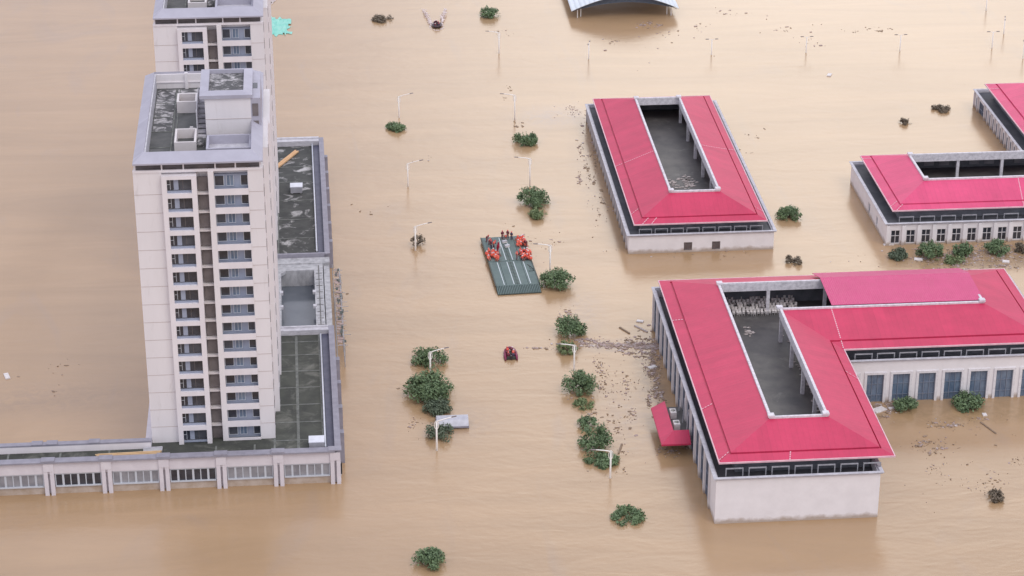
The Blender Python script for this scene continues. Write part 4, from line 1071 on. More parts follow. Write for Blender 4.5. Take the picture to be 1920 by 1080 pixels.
TR = [
 (717, 43, 36, 11, 'leaf_brown', 'flat brown bush at the top left of the open water', .5),
 (918, 36, 34, 20, 'leaf', 'small green treetop at the top beside the small boat', .9),
 (742, 248, 34, 17, 'leaf', 'small green treetop in front of the farthest lamp of the left row', .9),
 (985, 276, 42, 26, 'leaf', 'round green treetop between two lamps of the right row', 1),
 (1001, 392, 56, 35, 'leaf', 'wide dark green treetop behind the raft', 1.1),
 (1008, 413, 36, 20, 'leaf_light', 'lighter half sunken treetop touching the wide one behind the raft', .7),
 (1043, 547, 54, 40, 'leaf', 'dense green treetop at the near right corner of the raft', 1.2),
 (1065, 638, 56, 42, 'leaf', 'dark green treetop just behind the line of grey flotsam', 1.1),
 (1063, 667, 32, 28, 'leaf_light', 'small lighter treetop at the lamp by the grey flotsam', .7),
 (1087, 746, 60, 48, 'leaf', 'spiky green treetop in the middle of the near right row', 1),
 (1092, 769, 36, 16, 'leaf_light', 'flat yellow green bush between larger treetops of the right row', .6),
 (1101, 806, 32, 26, 'leaf', 'small round treetop in the near right row', .8),
 (1118, 852, 58, 48, 'leaf', 'large treetop near the small porch, behind the last lamp', 1),
 (1129, 878, 56, 30, 'leaf', 'treetop at the foot of the last lamp of the right row', 1),
 (806, 693, 58, 38, 'leaf', 'green treetop behind the lamp left of the red boat', .9),
 (806, 760, 82, 58, 'leaf', 'largest and densest treetop, in the near left row', 1.5),
 (818, 782, 50, 30, 'leaf_dull', 'duller treetop between the largest one and the shelter roof', .9),
 (823, 830, 52, 32, 'leaf_dull', 'sparse twiggy treetop below the shelter roof', .45),
 (783, 465, 26, 24, 'leaf_brown', 'bare bush at the lamp left of the raft', .25),
 (1480, 417, 44, 27, 'leaf', 'lone dark green treetop to the right of the narrow hall', 1.1),
 (1683, 489, 36, 20, 'leaf_dull', 'small rounded treetop at the left end of the window row', 1),
 (1745, 490, 44, 36, 'leaf', 'biggest dark treetop in front of the window row', 1.2),
 (1804, 484, 34, 27, 'leaf', 'middle round treetop in front of the window row', 1),
 (1788, 497, 34, 18, 'leaf_light', 'loose pale bush among debris in front of the window row', .4),
 (1869, 481, 40, 30, 'leaf', 'dark treetop in front of the right part of the window row', 1.1),
 (1915, 476, 24, 22, 'leaf_brown', 'brownish bush cut by the right edge in front of the window row', .8),
 (1488, 498, 28, 18, 'leaf_brown', 'sparse brown bush behind the long red roof', .35),
 (1700, 777, 42, 28, 'leaf', 'treetop nearest the inner corner of the large hall', 1),
 (1815, 774, 54, 36, 'leaf', 'treetop below the tall blue windows', 1.1),
 (1697, 235, 20, 12, 'leaf_brown', 'small brown clump of branches in the bright water', .5),
 (1763, 212, 32, 14, 'leaf_brown', 'brown clump of branches left of the top right hall', .5),
 (1865, 943, 32, 24, 'leaf_brown', 'brown clump of branches at the lower right', .6),
 (805, 1072, 58, 40, 'leaf', 'treetop cut by the bottom edge at the left', .9),
 (1178, 985, 58, 30, 'leaf', 'treetop near the bottom in front of the large hall', .9),
 (985, 18, 1, 1, 'leaf', '', 0),
]
for t in TR:
    if t[6] > 0:
        brown = 'bush' in t[5] or 'clump' in t[5]
        tree(t[0], t[1], t[2], t[3], t[4], t[5], t[6], name='bush' if brown else 'tree', cat='bush' if brown else 'tree', twigs=8 if t[6] < .5 else 0)

# ================================================================ people (one continuous skinned body each)
def skin_body(joints, bones, name):
    me = D.meshes.new(name)
    names = list(joints); idx = {n: i for i, n in enumerate(names)}
    me.from_pydata([joints[n][0] for n in names], [(idx[a], idx[b]) for a, b in bones], [])
    o = D.objects.new(name, me); COL.objects.link(o)
    m = o.modifiers.new('s', 'SKIN'); s2 = o.modifiers.new('u', 'SUBSURF'); s2.levels = 1
    for i, n in enumerate(names):
        me.skin_vertices[0].data[i].radius = (joints[n][1], joints[n][1])
    me.skin_vertices[0].data[0].use_root = True
    dg = bpy.context.evaluated_depsgraph_get(); dg.update()
    r = D.meshes.new_from_object(o.evaluated_get(dg))
    D.objects.remove(o)
    r.name = name
    return r
def person_meshes(pose):
    if pose == 'stand':
        J = dict(pelvis=((0, 0, .95), .14), waist=((0, 0, 1.12), .13), chest=((0, .01, 1.36), .155), neck=((0, 0, 1.52), .06), head=((0, -.02, 1.62), .095), crown=((0, -.01, 1.71), .085),
                 shl=((.19, 0, 1.43), .07), ell=((.27, .02, 1.15), .05), wrl=((.25, -.14, .93), .036), hal=((.25, -.20, .86), .035),
                 shr=((-.19, 0, 1.43), .07), elr=((-.28, .04, 1.16), .05), wrr=((-.24, -.14, 1.0), .036), har=((-.22, -.22, .97), .035),
                 hil=((.10, 0, .88), .105), knl=((.12, -.02, .48), .07), anl=((.12, .02, .09), .05), tol=((.13, -.15, .04), .045),
                 hir=((-.10, 0, .88), .105), knr=((-.13, -.02, .48), .07), anr=((-.14, .02, .09), .05), tor=((-.16, -.15, .04), .045))
    elif pose == 'sit':
        J = dict(pelvis=((0, .05, .22), .15), waist=((0, .05, .38), .14), chest=((0, -.01, .62), .16), neck=((0, -.05, .78), .06), head=((0, -.09, .88), .095), crown=((0, -.08, .97), .085),
                 shl=((.19, -.02, .70), .07), ell=((.28, -.12, .47), .05), wrl=((.16, -.34, .48), .036), hal=((.11, -.40, .48), .035),
                 shr=((-.19, -.02, .70), .07), elr=((-.28, -.12, .47), .05), wrr=((-.16, -.34, .50), .036), har=((-.11, -.40, .50), .035),
                 hil=((.11, .0, .18), .11), knl=((.18, -.42, .44), .07), anl=((.16, -.62, .09), .05), tol=((.16, -.76, .05), .045),
                 hir=((-.11, .0, .18), .11), knr=((-.19, -.40, .42), .07), anr=((-.17, -.60, .09), .05), tor=((-.18, -.74, .05), .045))
    else:  # lean forward
        J = dict(pelvis=((0, .12, .88), .14), waist=((0, .05, 1.03), .13), chest=((0, -.13, 1.22), .155), neck=((0, -.25, 1.33), .06), head=((0, -.31, 1.41), .095), crown=((0, -.33, 1.50), .085),
                 shl=((.19, -.18, 1.26), .07), ell=((.25, -.25, 1.0), .05), wrl=((.18, -.42, .86), .036), hal=((.16, -.48, .82), .035),
                 shr=((-.19, -.18, 1.26), .07), elr=((-.26, -.22, 1.0), .05), wrr=((-.2, -.40, .82), .036), har=((-.18, -.46, .78), .035),
                 hil=((.10, .12, .82), .105), knl=((.13, -.05, .46), .07), anl=((.12, .10, .09), .05), tol=((.13, -.06, .04), .045),
                 hir=((-.10, .12, .82), .105), knr=((-.14, -.02, .46), .07), anr=((-.16, .16, .09), .05), tor=((-.18, 0, .04), .045))
    B = [('pelvis', 'waist'), ('waist', 'chest'), ('chest', 'neck'), ('neck', 'head'), ('head', 'crown'),
         ('chest', 'shl'), ('shl', 'ell'), ('ell', 'wrl'), ('wrl', 'hal'), ('chest', 'shr'), ('shr', 'elr'), ('elr', 'wrr'), ('wrr', 'har'),
         ('pelvis', 'hil'), ('hil', 'knl'), ('knl', 'anl'), ('anl', 'tol'), ('pelvis', 'hir'), ('hir', 'knr'), ('knr', 'anr'), ('anr', 'tor')]
    # five fingers per hand
    for s in ('l', 'r'):
        w_, h_ = Vector(J['wr' + s][0]), Vector(J['ha' + s][0]); d = (h_ - w_).normalized(); side = d.cross(Vector((0, 0, 1))).normalized()
        for k, (o, L) in enumerate(((-.030, .07), (-.010, .08), (.010, .078), (.030, .06))):
            n1, n2 = 'f%d%sa' % (k, s), 'f%d%sb' % (k, s)
            J[n1] = (tuple(h_ + side * o + d * (.04 + L * .5)), .010); J[n2] = (tuple(h_ + side * o + d * (.03 + L) + Vector((0, 0, -.03))), .008)
            B += [('ha' + s, n1), (n1, n2)]
        J['th' + s] = (tuple(h_ - side * .055 + d * .03), .011); B.append(('ha' + s, 'th' + s))
    body = skin_body(J, B, 'body_' + pose)
    C0 = Vector(J['pelvis'][0]); C1 = Vector(J['waist'][0]); C2 = Vector(J['chest'][0]); C3 = Vector(J['neck'][0])
    def ring(c, rx, ry, n=10): return [(c.x + rx * math.cos(2 * math.pi * k / n), c.y + ry * math.sin(2 * math.pi * k / n), c.z) for k in range(n)]
    def loft(rings, close_top=False):
        n = len(rings[0]); v = [p for r_ in rings for p in r_]; f = []
        for i in range(len(rings) - 1):
            for k in range(n): f.append((i * n + k, i * n + (k + 1) % n, (i + 1) * n + (k + 1) % n, (i + 1) * n + k))
        if close_top: f.append(tuple(range((len(rings) - 1) * n, len(rings) * n)))
        return v, f
    # life vest: bulky shell round the chest
    vest = loft([ring(C1 + Vector((0, 0, -.04)), .22, .19), ring(C1.lerp(C2, .4), .27, .24), ring(C2 + Vector((0, 0, .02)), .27, .25), ring(C3 + Vector((0, 0, -.04)), .19, .17), ring(C3 + Vector((0, 0, .03)), .11, .11)])
    # helmet
    H = Vector(J['head'][0]) + Vector((0, .0, .03))
    hel = loft([ring(H, .150, .160), ring(H + Vector((0, 0, .05)), .135, .145), ring(H + Vector((0, 0, .11)), .105, .11), ring(H + Vector((0, 0, .15)), .045, .05)], True)
    # trousers / sleeves: slightly thicker shell of the legs, following the body
    tr = MB()
    for s in ('l', 'r'):
        tr.tube([J['hi' + s][0], J['kn' + s][0], J['an' + s][0]], [.125, .092, .075], 8)
        sh = Vector(J['sh' + s][0]); tr.tube([sh, J['el' + s][0], Vector(J['el' + s][0]).lerp(Vector(J['wr' + s][0]), .85)], [.09, .068, .05], 8)
    tr.v.append(tuple(C0)); tr.v.pop()
    # a nose and brow so that the face reads at all
    out = {}
    out['body'] = body
    for nm, (v, f) in (('life_vest', vest), ('helmet', hel)):
        me = D.meshes.new(nm); me.from_pydata(v, [], f); me.update(); out[nm] = me
    me = D.meshes.new('work_clothes'); me.from_pydata(tr.v, [], tr.f); me.update(); out['work_clothes'] = me
    for me in out.values(): me.polygons.foreach_set('use_smooth', [True] * len(me.polygons))
    return out
PM = {k: person_meshes(k) for k in ('stand', 'sit', 'lean')}
cache = {}
def person(loc, rz, pose, label, group, vest='orange', helmet='helmet_red', cloth='orange', scale=1.0):
    r = empty('person', loc, rz, label=label, cat='person', group=group)
    r.scale = (scale,) * 3
    for nm, mm in (('body', 'skin'), ('work_clothes', cloth), ('life_vest', vest), ('helmet', helmet)):
        key = (pose, nm, mm)
        if key not in cache:
            me = PM[pose][nm].copy(); me.materials.clear(); me.materials.append(M[mm]); cache[key] = me
        o = D.objects.new(nm, cache[key]); COL.objects.link(o); o.parent = r
    return r

# ================================================================ military style ferry raft
rz = math.radians(3.2)
rc = (at(899, 447, .75) + at(982, 443, .75) + at(1012, 541, .75) + at(937, 545, .75)) / 4
raft = empty('ferry_raft', (rc.x, rc.y, 0), rz, label='grey green ferry raft of joined deck sections carrying people in orange life jackets', cat='raft')
hw, hl = 4.05, 12.6
for sgn, (y0, y1) in enumerate(((-10.0, 0.9), (1.0, 12.4))):
    q = MB(); q.hexa([(-hw + .5, y0, -.6), (hw - .5, y0, -.6), (hw - .5, y1, -.6), (-hw + .5, y1, -.6)], [(-hw, y0, .55), (hw, y0, .55), (hw, y1, .55), (-hw, y1, .55)]); h = q.build('pontoon', M['hull'], raft)
    q = MB()
    for k in range(4):
        a = -hw + k * 2 * hw / 4 + .03; b = -hw + (k + 1) * 2 * hw / 4 - .03
        q.box(a, b, y0 + .03, y1 - .03, .55, .75)
    q.build('deck', M['deck'], h)
    q = MB()
    for x in (-2.45, -.62, .62, 2.45):
        if sgn == 1 and abs(x) > 2: continue
        q.box(x - .07, x + .07, y0 + .4, y1 - .4, .752, .765)
    q.build('deck_line', M['stripe'], raft)
    q = MB()
    for k in range(16): q.box(-.45, .45, y0 + .5 + k * .64, y0 + .68 + k * .64, .752, .78)
    q.build('centre_tread', M['hull'], raft)
    q = MB(); q.box(-hw - .1, -hw + .12, y0, y1, .55, .8); q.box(hw - .12, hw + .1, y0, y1, .55, .8); q.build('side_rail', M['hull'], raft)
q = MB()
for k in range(26):
    x = -hw + .05 + k * (2 * hw - .1) / 26; q.hexa([(x, -12.6, .15), (x + .2, -12.6, .15), (x + .2, -10.05, .50), (x, -10.05, .50)], [(x, -12.6, .3), (x + .2, -12.6, .3), (x + .2, -10.05, .78), (x, -10.05, .78)])
rp = q.build('ramp', M['deck'], raft, label='slatted loading ramp')
q = MB(); q.hexa([(-hw, -12.4, -.3), (hw, -12.4, -.3), (hw, -10.05, -.3), (-hw, -10.05, -.3)], [(-hw, -12.4, .12), (hw, -12.4, .12), (hw, -10.05, .48), (-hw, -10.05, .48)]); q.build('ramp_plate', M['hull'], rp)
q = MB(); q.tube([(3.0, -1.2, .78), (3.7, -2.8, .8), (3.85, -4.2, .8), (2.9, -4.3, .8)], .06, 5); q.tube([(3.3, -1.3, .78), (3.3, -3.4, .8), (3.95, -3.4, .8)], .05, 5); q.build('mooring_line', M['hull'], raft)

rnd.seed(21)
DZ = .76
def crowd(px0, py0, px1, py1, n, lab, grp, poses=('sit',), md=.46):
    pts = []; tries = 0
    while len(pts) < n and tries < 3000:
        tries += 1
        p = at(rnd.uniform(px0, px1), rnd.uniform(py0, py1), DZ + .4)
        if all((p - o).length > md for o in pts): pts.append(p)
    for p in pts:
        person((p.x, p.y, DZ), rnd.uniform(-3.1, 3.1), rnd.choice(poses), lab, grp,
               vest=rnd.choice(('orange', 'orange2', 'orange')), helmet=rnd.choice(('helmet_red', 'orange2', 'helmet_white')), cloth=rnd.choice(('orange', 'orange2', 'maroon')))
crowd(912, 470, 934, 486, 15, 'orange vested person seated in the group on the left edge of the raft', 'seated group on the left edge of the raft')
crowd(969, 444, 985, 460, 14, 'orange vested person in the farther seated group on the raft\'s right edge', 'far seated group on the right edge of the raft')
crowd(974, 469, 996, 485, 16, 'orange vested person in the nearer seated group on the raft\'s right edge', 'near seated group on the right edge of the raft')
def stander(px, py, lab, pose='stand', cloth='maroon', vest='maroon', helmet='helmet_red', face=0.):
    p = at(px, py, DZ); person((p.x, p.y, DZ), face, pose, lab, 'people standing about on the raft', vest, helmet, cloth)
stander(942, 448, 'tallest looking person in dark red standing at the far end of the raft', face=.3)
stander(952, 447, 'person in dark red standing second from the left at the far end of the raft', face=-.5)
stander(948, 447.5, 'person in pale helmet crouching low between two standing at the far end', 'sit', 'navycloth', 'orange2', 'helmet_white')
stander(959, 450, 'person in dark blue standing rightmost at the far end of the raft', cloth='navycloth', vest='navycloth', face=2.5)
stander(913, 454, 'person in dark red bending at the far left corner of the raft', 'lean', face=1.2)
stander(918, 460, 'person in pink vest leaning behind the left seated group', 'lean', 'maroon', 'orange2', face=.5)
stander(921, 466, 'person in dark clothes standing directly behind the left seated group', cloth='navycloth', vest='maroon', face=2.)
stander(926, 465, 'person in maroon leaning over the left seated group', 'lean', cloth='maroon', vest='orange', face=2.)
stander(969, 487, 'person in pink and maroon standing left of the near right group', cloth='maroon', vest='orange2', face=1.5)
stander(987, 463, 'person in maroon between the two groups on the right edge', 'lean', cloth='maroon', vest='maroon', face=-1.5)
stander(981, 462, 'person in red between the two groups on the right edge', 'lean', cloth='maroon', vest='orange', face=1.5)
# gear lying between the centre lines
for (px, py, lab) in ((946, 455, 'pale equipment case on the raft centre line, farther of two'), (951, 463, 'pale equipment case on the raft centre line, nearer of two')):
    p = at(px, py, DZ); u = empty('equipment_case', (p.x, p.y, DZ + .02), .3, label=lab, cat='case', group='cases on the raft')
    q = MB(); q.box(-.45, .45, -.3, .3, 0, .34); q.build('case_body', M['white'], u)
    q = MB(); q.box(-.47, .47, -.32, .32, .34, .42); q.build('lid', M['metal'], u)
# flag
for (px, py, hh, lab, mm, tilt) in ((933, 483, 3.4, 'furled dark red flag on a pole beside the left seated group', 'flagred', .12), (938, 478, 2.6, 'furled white flag on a short pole right of the dark red flag', 'stripe', -.05)):
    p = at(px, py, DZ); fl = empty('flag', (p.x, p.y, DZ), label=lab, cat='flag', group='flags on the raft')
    q = MB(); q.tube([(0, 0, 0), (tilt, 0, hh)], .03, 5); q.build('pole', M['lamp'], fl)
    q = MB()
    N = 7; prof = [.02, .16, .25, .30, .24, .14, .03]
    pts = [(tilt * (hh * (.98 - .62 * k / (N - 1))) / hh + .06 * math.sin(k), .05 * math.cos(k * 1.7), hh * (.98 - .62 * k / (N - 1))) for k in range(N)]
    q.tube(pts, prof, 7); q.build('cloth', M[mm], fl)

# ================================================================ inflatable boats
def inflatable(p, rz, lab, rub):
    b = empty('inflatable_boat', (p.x, p.y, 0), rz, label=lab, cat='boat', group='inflatable rescue boats')
    q = MB(); pts = [(-1.0, -2.3, .22), (-.98, -1.0, .28), (-.93, .4, .32), (-.74, 1.2, .42), (-.40, 1.65, .52), (0, 1.8, .56), (.40, 1.65, .52), (.74, 1.2, .42), (.93, .4, .32), (.98, -1.0, .28), (1.0, -2.3, .22)]
    q.tube(pts, [.12, .27, .27, .27, .26, .26, .26, .27, .27, .27, .12], 10); q.build('tube', M[rub], b, True)
    q = MB(); q.prism([(-.85, -1.8), (.85, -1.8), (.85, .6), (.5, 1.35), (-.5, 1.35), (-.85, .6)], .08, .16); q.build('floor', M['hull'], b)
    q = MB(); q.box(-.75, .75, -1.75, -1.65, .1, .55); q.build('transom', M['hull'], b)
    q = MB(); q.box(-.16, .16, -2.1, -1.75, .3, .85); q.box(-.06, .06, -2.05, -1.95, -.5, .3); q.build('outboard_motor', M['rubber_black'], b)
    return b
b1 = at(957, 666); inflatable(b1, .0, 'dark red inflatable boat full of people in the open water below the raft', 'rubber')
for k, (dx, dy, v, hm, pose) in enumerate(((-.45, .9, 'orange', 'helmet_red', 'sit'), (.45, .9, 'maroon', 'helmet_white', 'sit'), (-.5, -.1, 'maroon', 'helmet_red', 'sit'), (.5, -.1, 'orange2', 'helmet_white', 'sit'), (-.45, -1.1, 'maroon', 'orange2', 'sit'), (.4, -1.2, 'navycloth', 'helmet_red', 'sit'))):
    lab = ['person in orange vest at the left of the bow', 'person in maroon vest at the right of the bow', 'person in maroon vest amidships on the left side', 'person in pale orange vest amidships on the right side',
           'person with orange helmet at the left of the stern', 'person in dark vest at the right of the stern'][k]
    person((b1.x + dx, b1.y + dy, .16), rnd.uniform(-.6, .6) + 3.1, pose, lab + ' of the red boat', 'people in the dark red inflatable boat', v, hm, 'maroon')
b2 = at(819, 50); inflatable(b2, math.pi, 'dark inflatable boat at the top throwing up white spray behind it', 'rubber_black')
for k, (dx, dy) in enumerate(((-.45, -.8), (.45, -.6), (-.2, .4), (.4, .9), (-.5, 1.3))):
    person((b2.x + dx, b2.y + dy, .16), rnd.uniform(-.6, .6), 'sit' if k != 2 else 'lean', ['front left person', 'front right person', 'standing middle person', 'rear right person', 'rear left person'][k] + ' in dark clothes aboard the far boat with spray', 'people in the far boat', 'navycloth' if k % 2 else 'maroon', 'helmet_red' if k % 2 else 'helmet_white', 'navycloth')
# wake spray: two low crests opening away behind the boat
rnd.seed(9)
q = MB()
for s in (-1, 1):
    for k in range(150):
        t = rnd.random(); x = b2.x + s * (1.2 + 1.6 * t) + rnd.gauss(0, .22); y = b2.y + 1.0 + t * 12 + rnd.gauss(0, .5); r_ = rnd.uniform(.08, .25) * (1.2 - .5 * t); z = rnd.uniform(0, .9) * (1 - abs(t - .5))
        q.add([(x - r_, y, z), (x, y - r_, z), (x + r_, y, z), (x, y + r_, z), (x, y, z + r_), (x, y, z - r_)], [(0, 1, 4), (1, 2, 4), (2, 3, 4), (3, 0, 4), (1, 0, 5), (2, 1, 5), (3, 2, 5), (0, 3, 5)])
for k in range(120):
    a = rnd.uniform(0, 6.28); x = b2.x + 1.5 * math.cos(a) + rnd.gauss(0, .15); y = b2.y + 2.9 * math.sin(a); r_ = rnd.uniform(.06, .16)
    q.add([(x - r_, y, 0.02), (x, y - r_, 0.02), (x + r_, y, 0.02), (x, y + r_, 0.02), (x, y, .02 + r_)], [(0, 1, 4), (1, 2, 4), (2, 3, 4), (3, 0, 4)])
tag(q.build('spray', M['foam']), 'white spray and wake thrown up behind the far boat', 'spray', kind='stuff')

# ================================================================ arched canopy at the top
pc = (60.9 + 84.1) / 2; cy0 = 543.9
can = empty('arched_canopy', (pc, cy0, 0), label='white arched sheet roof on slim posts at the top edge', cat='canopy')
co = Vector((pc, cy0, 0))
hwid = 13.3; zs, rise = 2.2, 3.6
def arc(u): return zs + rise * (1 - abs(u) ** 1.75)
q = MB(); N = 24; y0, y1 = -1.8, 36
for k in range(N):
    a, b = -1 + 2 * k / N, -1 + 2 * (k + 1) / N
    q.hexa([(a * hwid, y0, arc(a)), (b * hwid, y0, arc(b)), (b * hwid, y1, arc(b)), (a * hwid, y1, arc(a))], [(a * hwid, y0, arc(a) + .15), (b * hwid, y0, arc(b) + .15), (b * hwid, y1, arc(b) + .15), (a * hwid, y1, arc(a) + .15)])
q.build('sheet_roof', M['canopy'], can, True)
q = MB()
for yy in (y0 + .5, 8, 17, 26, 35):
    for k in range(N):
        a, b = -1 + 2 * k / N, -1 + 2 * (k + 1) / N
        q.tube([(a * hwid * .97, yy, arc(a) - .2), (b * hwid * .97, yy, arc(b) - .2)], .07, 4); 
        la, lb = min(arc(a) - .2, zs + (arc(a) - zs) * .55), min(arc(b) - .2, zs + (arc(b) - zs) * .55)
        q.tube([(a * hwid * .97, yy, la), (b * hwid * .97, yy, lb)], .07, 4)
        q.tube([(a * hwid * .97, yy, la), (b * hwid * .97, yy, arc(b) - .2)], .04, 4)
q.build('roof_truss', M['truss'], can)
q = MB(); 
for k in range(N):
    a, b = -1 + 2 * k / N, -1 + 2 * (k + 1) / N
    q.hexa([(a * hwid, y0 + .9, zs + (arc(a) - zs) * .5 - .05), (b * hwid, y0 + .9, zs + (arc(b) - zs) * .5 - .05), (b * hwid, y0 + 1.0, zs + (arc(b) - zs) * .5 - .05), (a * hwid, y0 + 1.0, zs + (arc(a) - zs) * .5 - .05)],
           [(a * hwid, y0 + .9, arc(a) - .02), (b * hwid, y0 + .9, arc(b) - .02), (b * hwid, y0 + 1.0, arc(b) - .02), (a * hwid, y0 + 1.0, arc(a) - .02)])
q.build('arch_shade_sheet', M['truss'], can)  # dark sheet standing in for the shaded inside of the arch
for yy in (0, 11, 22, 33):
    for s in (-1, 1):
        for dx in (0, .9):
            q = MB(); q.tube([(s * (hwid - 1.7 - dx), yy + dx, -2), (s * (hwid - 1.7 - dx), yy + dx, arc(1 - 1.7 / hwid))], .12, 6); q.build('post', M['lamp'], can)

# ================================================================ shelter roof, tarps, flotsam
sp = (at(819, 782, .6) + at(877, 797, .6)) / 2
sh = empty('shelter_roof', (sp.x, sp.y, 0), .0, label='grey rounded shelter roof just above the water below the largest treetop', cat='shelter')
q = MB(); N = 8
for k in range(N):
    a, b = -1 + 2 * k / N, -1 + 2 * (k + 1) / N; z = lambda u: .25 + 1.25 * (1 - u * u)
    q.hexa([(-2.6, a * 1.7, z(a)), (2.6, a * 1.7, z(a)), (2.6, b * 1.7, z(b)), (-2.6, b * 1.7, z(b))], [(-2.6, a * 1.7, z(a) + .08), (2.6, a * 1.7, z(a) + .08), (2.6, b * 1.7, z(b) + .08), (-2.6, b * 1.7, z(b) + .08)])
q.build('roof_shell', M['metal'], sh)
q = MB(); q.box(-2.65, -2.55, -1.7, 1.7, .1, .5); q.box(2.55, 2.65, -1.7, 1.7, .1, .5); q.box(-2.6, 2.6, -1.78, -1.68, .2, .5); q.build('fascia', M['podcap'], sh)
q = MB(); q.tube([(-2.3, -.9, -2), (-2.3, -.9, .6)], .08, 6); q.tube([(2.3, -.9, -2), (2.3, -.9, .6)], .08, 6); q.build('post', M['concrete'], sh)

def crumple(name, corners, z, m, lab, cat, seed, nx=12, ny=8, amp=.25):
    rr = random.Random(seed); A, B, C_, E_ = [Vector(c) for c in corners]; o = (A + B + C_ + E_) / 4
    v, f = [], []
    for j in range(ny + 1):
        for i in range(nx + 1):
            u, w_ = i / nx, j / ny
            p = A.lerp(B, u).lerp(E_.lerp(C_, u), w_)
            ed = (i in (0, nx)) or (j in (0, ny))
            v.append((p.x - o.x + rr.uniform(-.35, .35) * (1.6 if ed else .5), p.y - o.y + rr.uniform(-.8, .8) * (1.6 if ed else .5), z + (0 if ed else rr.uniform(0, amp))))
    for j in range(ny):
        for i in range(nx):
            if (i in (0, 1, nx - 2, nx - 1) or j in (0, ny - 1)) and rr.random() < .33: continue
            a = j * (nx + 1) + i; f.append((a, a + 1, a + nx + 2, a + nx + 1))
    me = D.meshes.new(name); me.from_pydata(v, [], f); me.update(); ob = link(name, me, m)
    ob.location = (o.x, o.y, 0)
    return tag(ob, lab, cat)
crumple('tarpaulin', [at(498, 66), at(544, 68), at(552, 32), at(498, 34)], .05, M['teal'], 'teal tarpaulin floating by the right side of the far tower', 'tarpaulin', 4)
crumple('tarpaulin', [at(496, 7), at(512, 8), at(522, -4), at(498, -6)], .05, M['debris_pale'], 'pale crumpled sheet floating at the top edge beside the far tower', 'tarpaulin', 5, 8, 5)

def board(px, py, L, W, rz, lab, m='white', name='board'):
    p = at(px, py); q = MB(); q.box(-L / 2, L / 2, -W / 2, W / 2, -.02, .14); q.box(-L / 2 + .12, L / 2 - .12, -W / 2 + .1, W / 2 - .1, .14, .19)
    o = q.build(name, M[m]); o.location = (p.x, p.y, .02); o.rotation_euler.z = rz; tag(o, lab, 'board' if name == 'board' else name)
board(1648, 769, 2.3, 1.5, .5, 'large white board afloat at the inner corner of the large hall')
board(1672, 766, 1.1, .6, .2, 'narrow white board beside the large one at the inner corner')
board(1223, 689, 1.5, .9, .5, 'white board floating by the left wall of the large hall')
board(1555, 141, .9, 1.8, -.4, 'white scrap floating alone in the bright water')
board(13, 706, .8, 2.2, .3, 'white scrap floating at the far left')
board(1846, 778, .7, .9, .0, 'white scrap below the second tall blue window from the right')
board(1666, 459, 2.0, .7, .05, 'white plank at the left corner of the window row')
board(1722, 487, 1.6, 1.1, -.3, 'white panel afloat beside the biggest treetop of the window row')
board(1886, 491, 1.3, 1.0, -.3, 'white panel afloat in front of the right part of the window row')
board(1200, 603, 1.2, .8, -.4, 'pale panel floating left of the back of the large hall')
board(1853, 803, .25, 4.4, .35, 'dark log floating below the tall blue windows', 'debris_brown', 'log')
board(1163, 842, .3, 3.2, -.3, 'dark log floating left of the porch', 'debris_brown', 'log')
board(1171, 620, .35, 3.0, .5, 'brown log floating behind the grey flotsam line', 'debris_brown', 'log')
board(1202, 617, .3, 3.4, .6, 'pale pole floating by the grey flotsam line near the hall', 'debris_pale', 'log')

def flotsam(name, regions, lab, seed, z=.03):
    """regions: (px, py, half width px, half height px, count, size, kind weights (brown, grey, pale))"""
    rr = random.Random(seed); q = MB()
    for (px, py, hx, hy, n, size, wts) in regions:
        cen = [(rr.gauss(0, .55), rr.gauss(0, .55)) for _ in range(max(3, n // 14))]
        for _ in range(int(n * 2.1)):
            c0 = rr.choice(cen); x_, y_ = c0[0] + rr.gauss(0, .13), c0[1] + rr.gauss(0, .13)
            if rr.random() < .25: x_, y_ = rr.gauss(0, .6), rr.gauss(0, .6)
            p = at(px + hx * x_, py + hy * y_); k = rr.choices((0, 1, 2), wts)[0]; q.m = k
            s = size * rr.choice((.25, .3, .4, .5, .8, 1.3)) * rr.uniform(.7, 1.2) * (1 if k != 2 else .7); a = rr.uniform(0, 3.14); asp = rr.choice((.12, .3, .6)) if k == 0 else rr.uniform(.3, .8)
            ca, sa = math.cos(a), math.sin(a); n_ = 5; ring = []
            for i in range(n_):
                t = 6.28 * i / n_; rx_, ry_ = s * math.cos(t) * rr.uniform(.7, 1.2), s * asp * math.sin(t) * rr.uniform(.7, 1.2)
                ring.append((p.x + rx_ * ca - ry_ * sa, p.y + rx_ * sa + ry_ * ca))
            zt = z + rr.uniform(.0, .10)
            q.add([(c_[0], c_[1], -.05) for c_ in ring] + [(c_[0], c_[1], zt) for c_ in ring], [tuple(range(n_, 2 * n_))] + [(i, (i + 1) % n_, n_ + (i + 1) % n_, n_ + i) for i in range(n_)])
    o = q.build(name, [M['debris_brown'], M['debris_grey'], M['debris_pale']])
    tag(o, lab, 'debris', kind='stuff')
flotsam('floating_debris', [(1150, 646, 90, 7, 260, .35, (2, 6, 2)), (1205, 652, 40, 12, 170, .4, (3, 5, 3)), (1060, 590, 18, 22, 40, .3, (3, 4, 1)), (1100, 637, 30, 5, 60, .3, (1, 6, 2))], 'line of purple grey flotsam running from the treetops to the large hall', 31)
flotsam('floating_debris', [(1222, 690, 14, 55, 240, .33, (6, 4, 1)), (1200, 640, 20, 20, 60, .3, (5, 4, 2)), (1235, 740, 12, 30, 90, .3, (6, 3, 1)), (1265, 846, 34, 10, 60, .3, (6, 2, 0))], 'brown scum and sticks caught along the left wall of the large hall', 32)
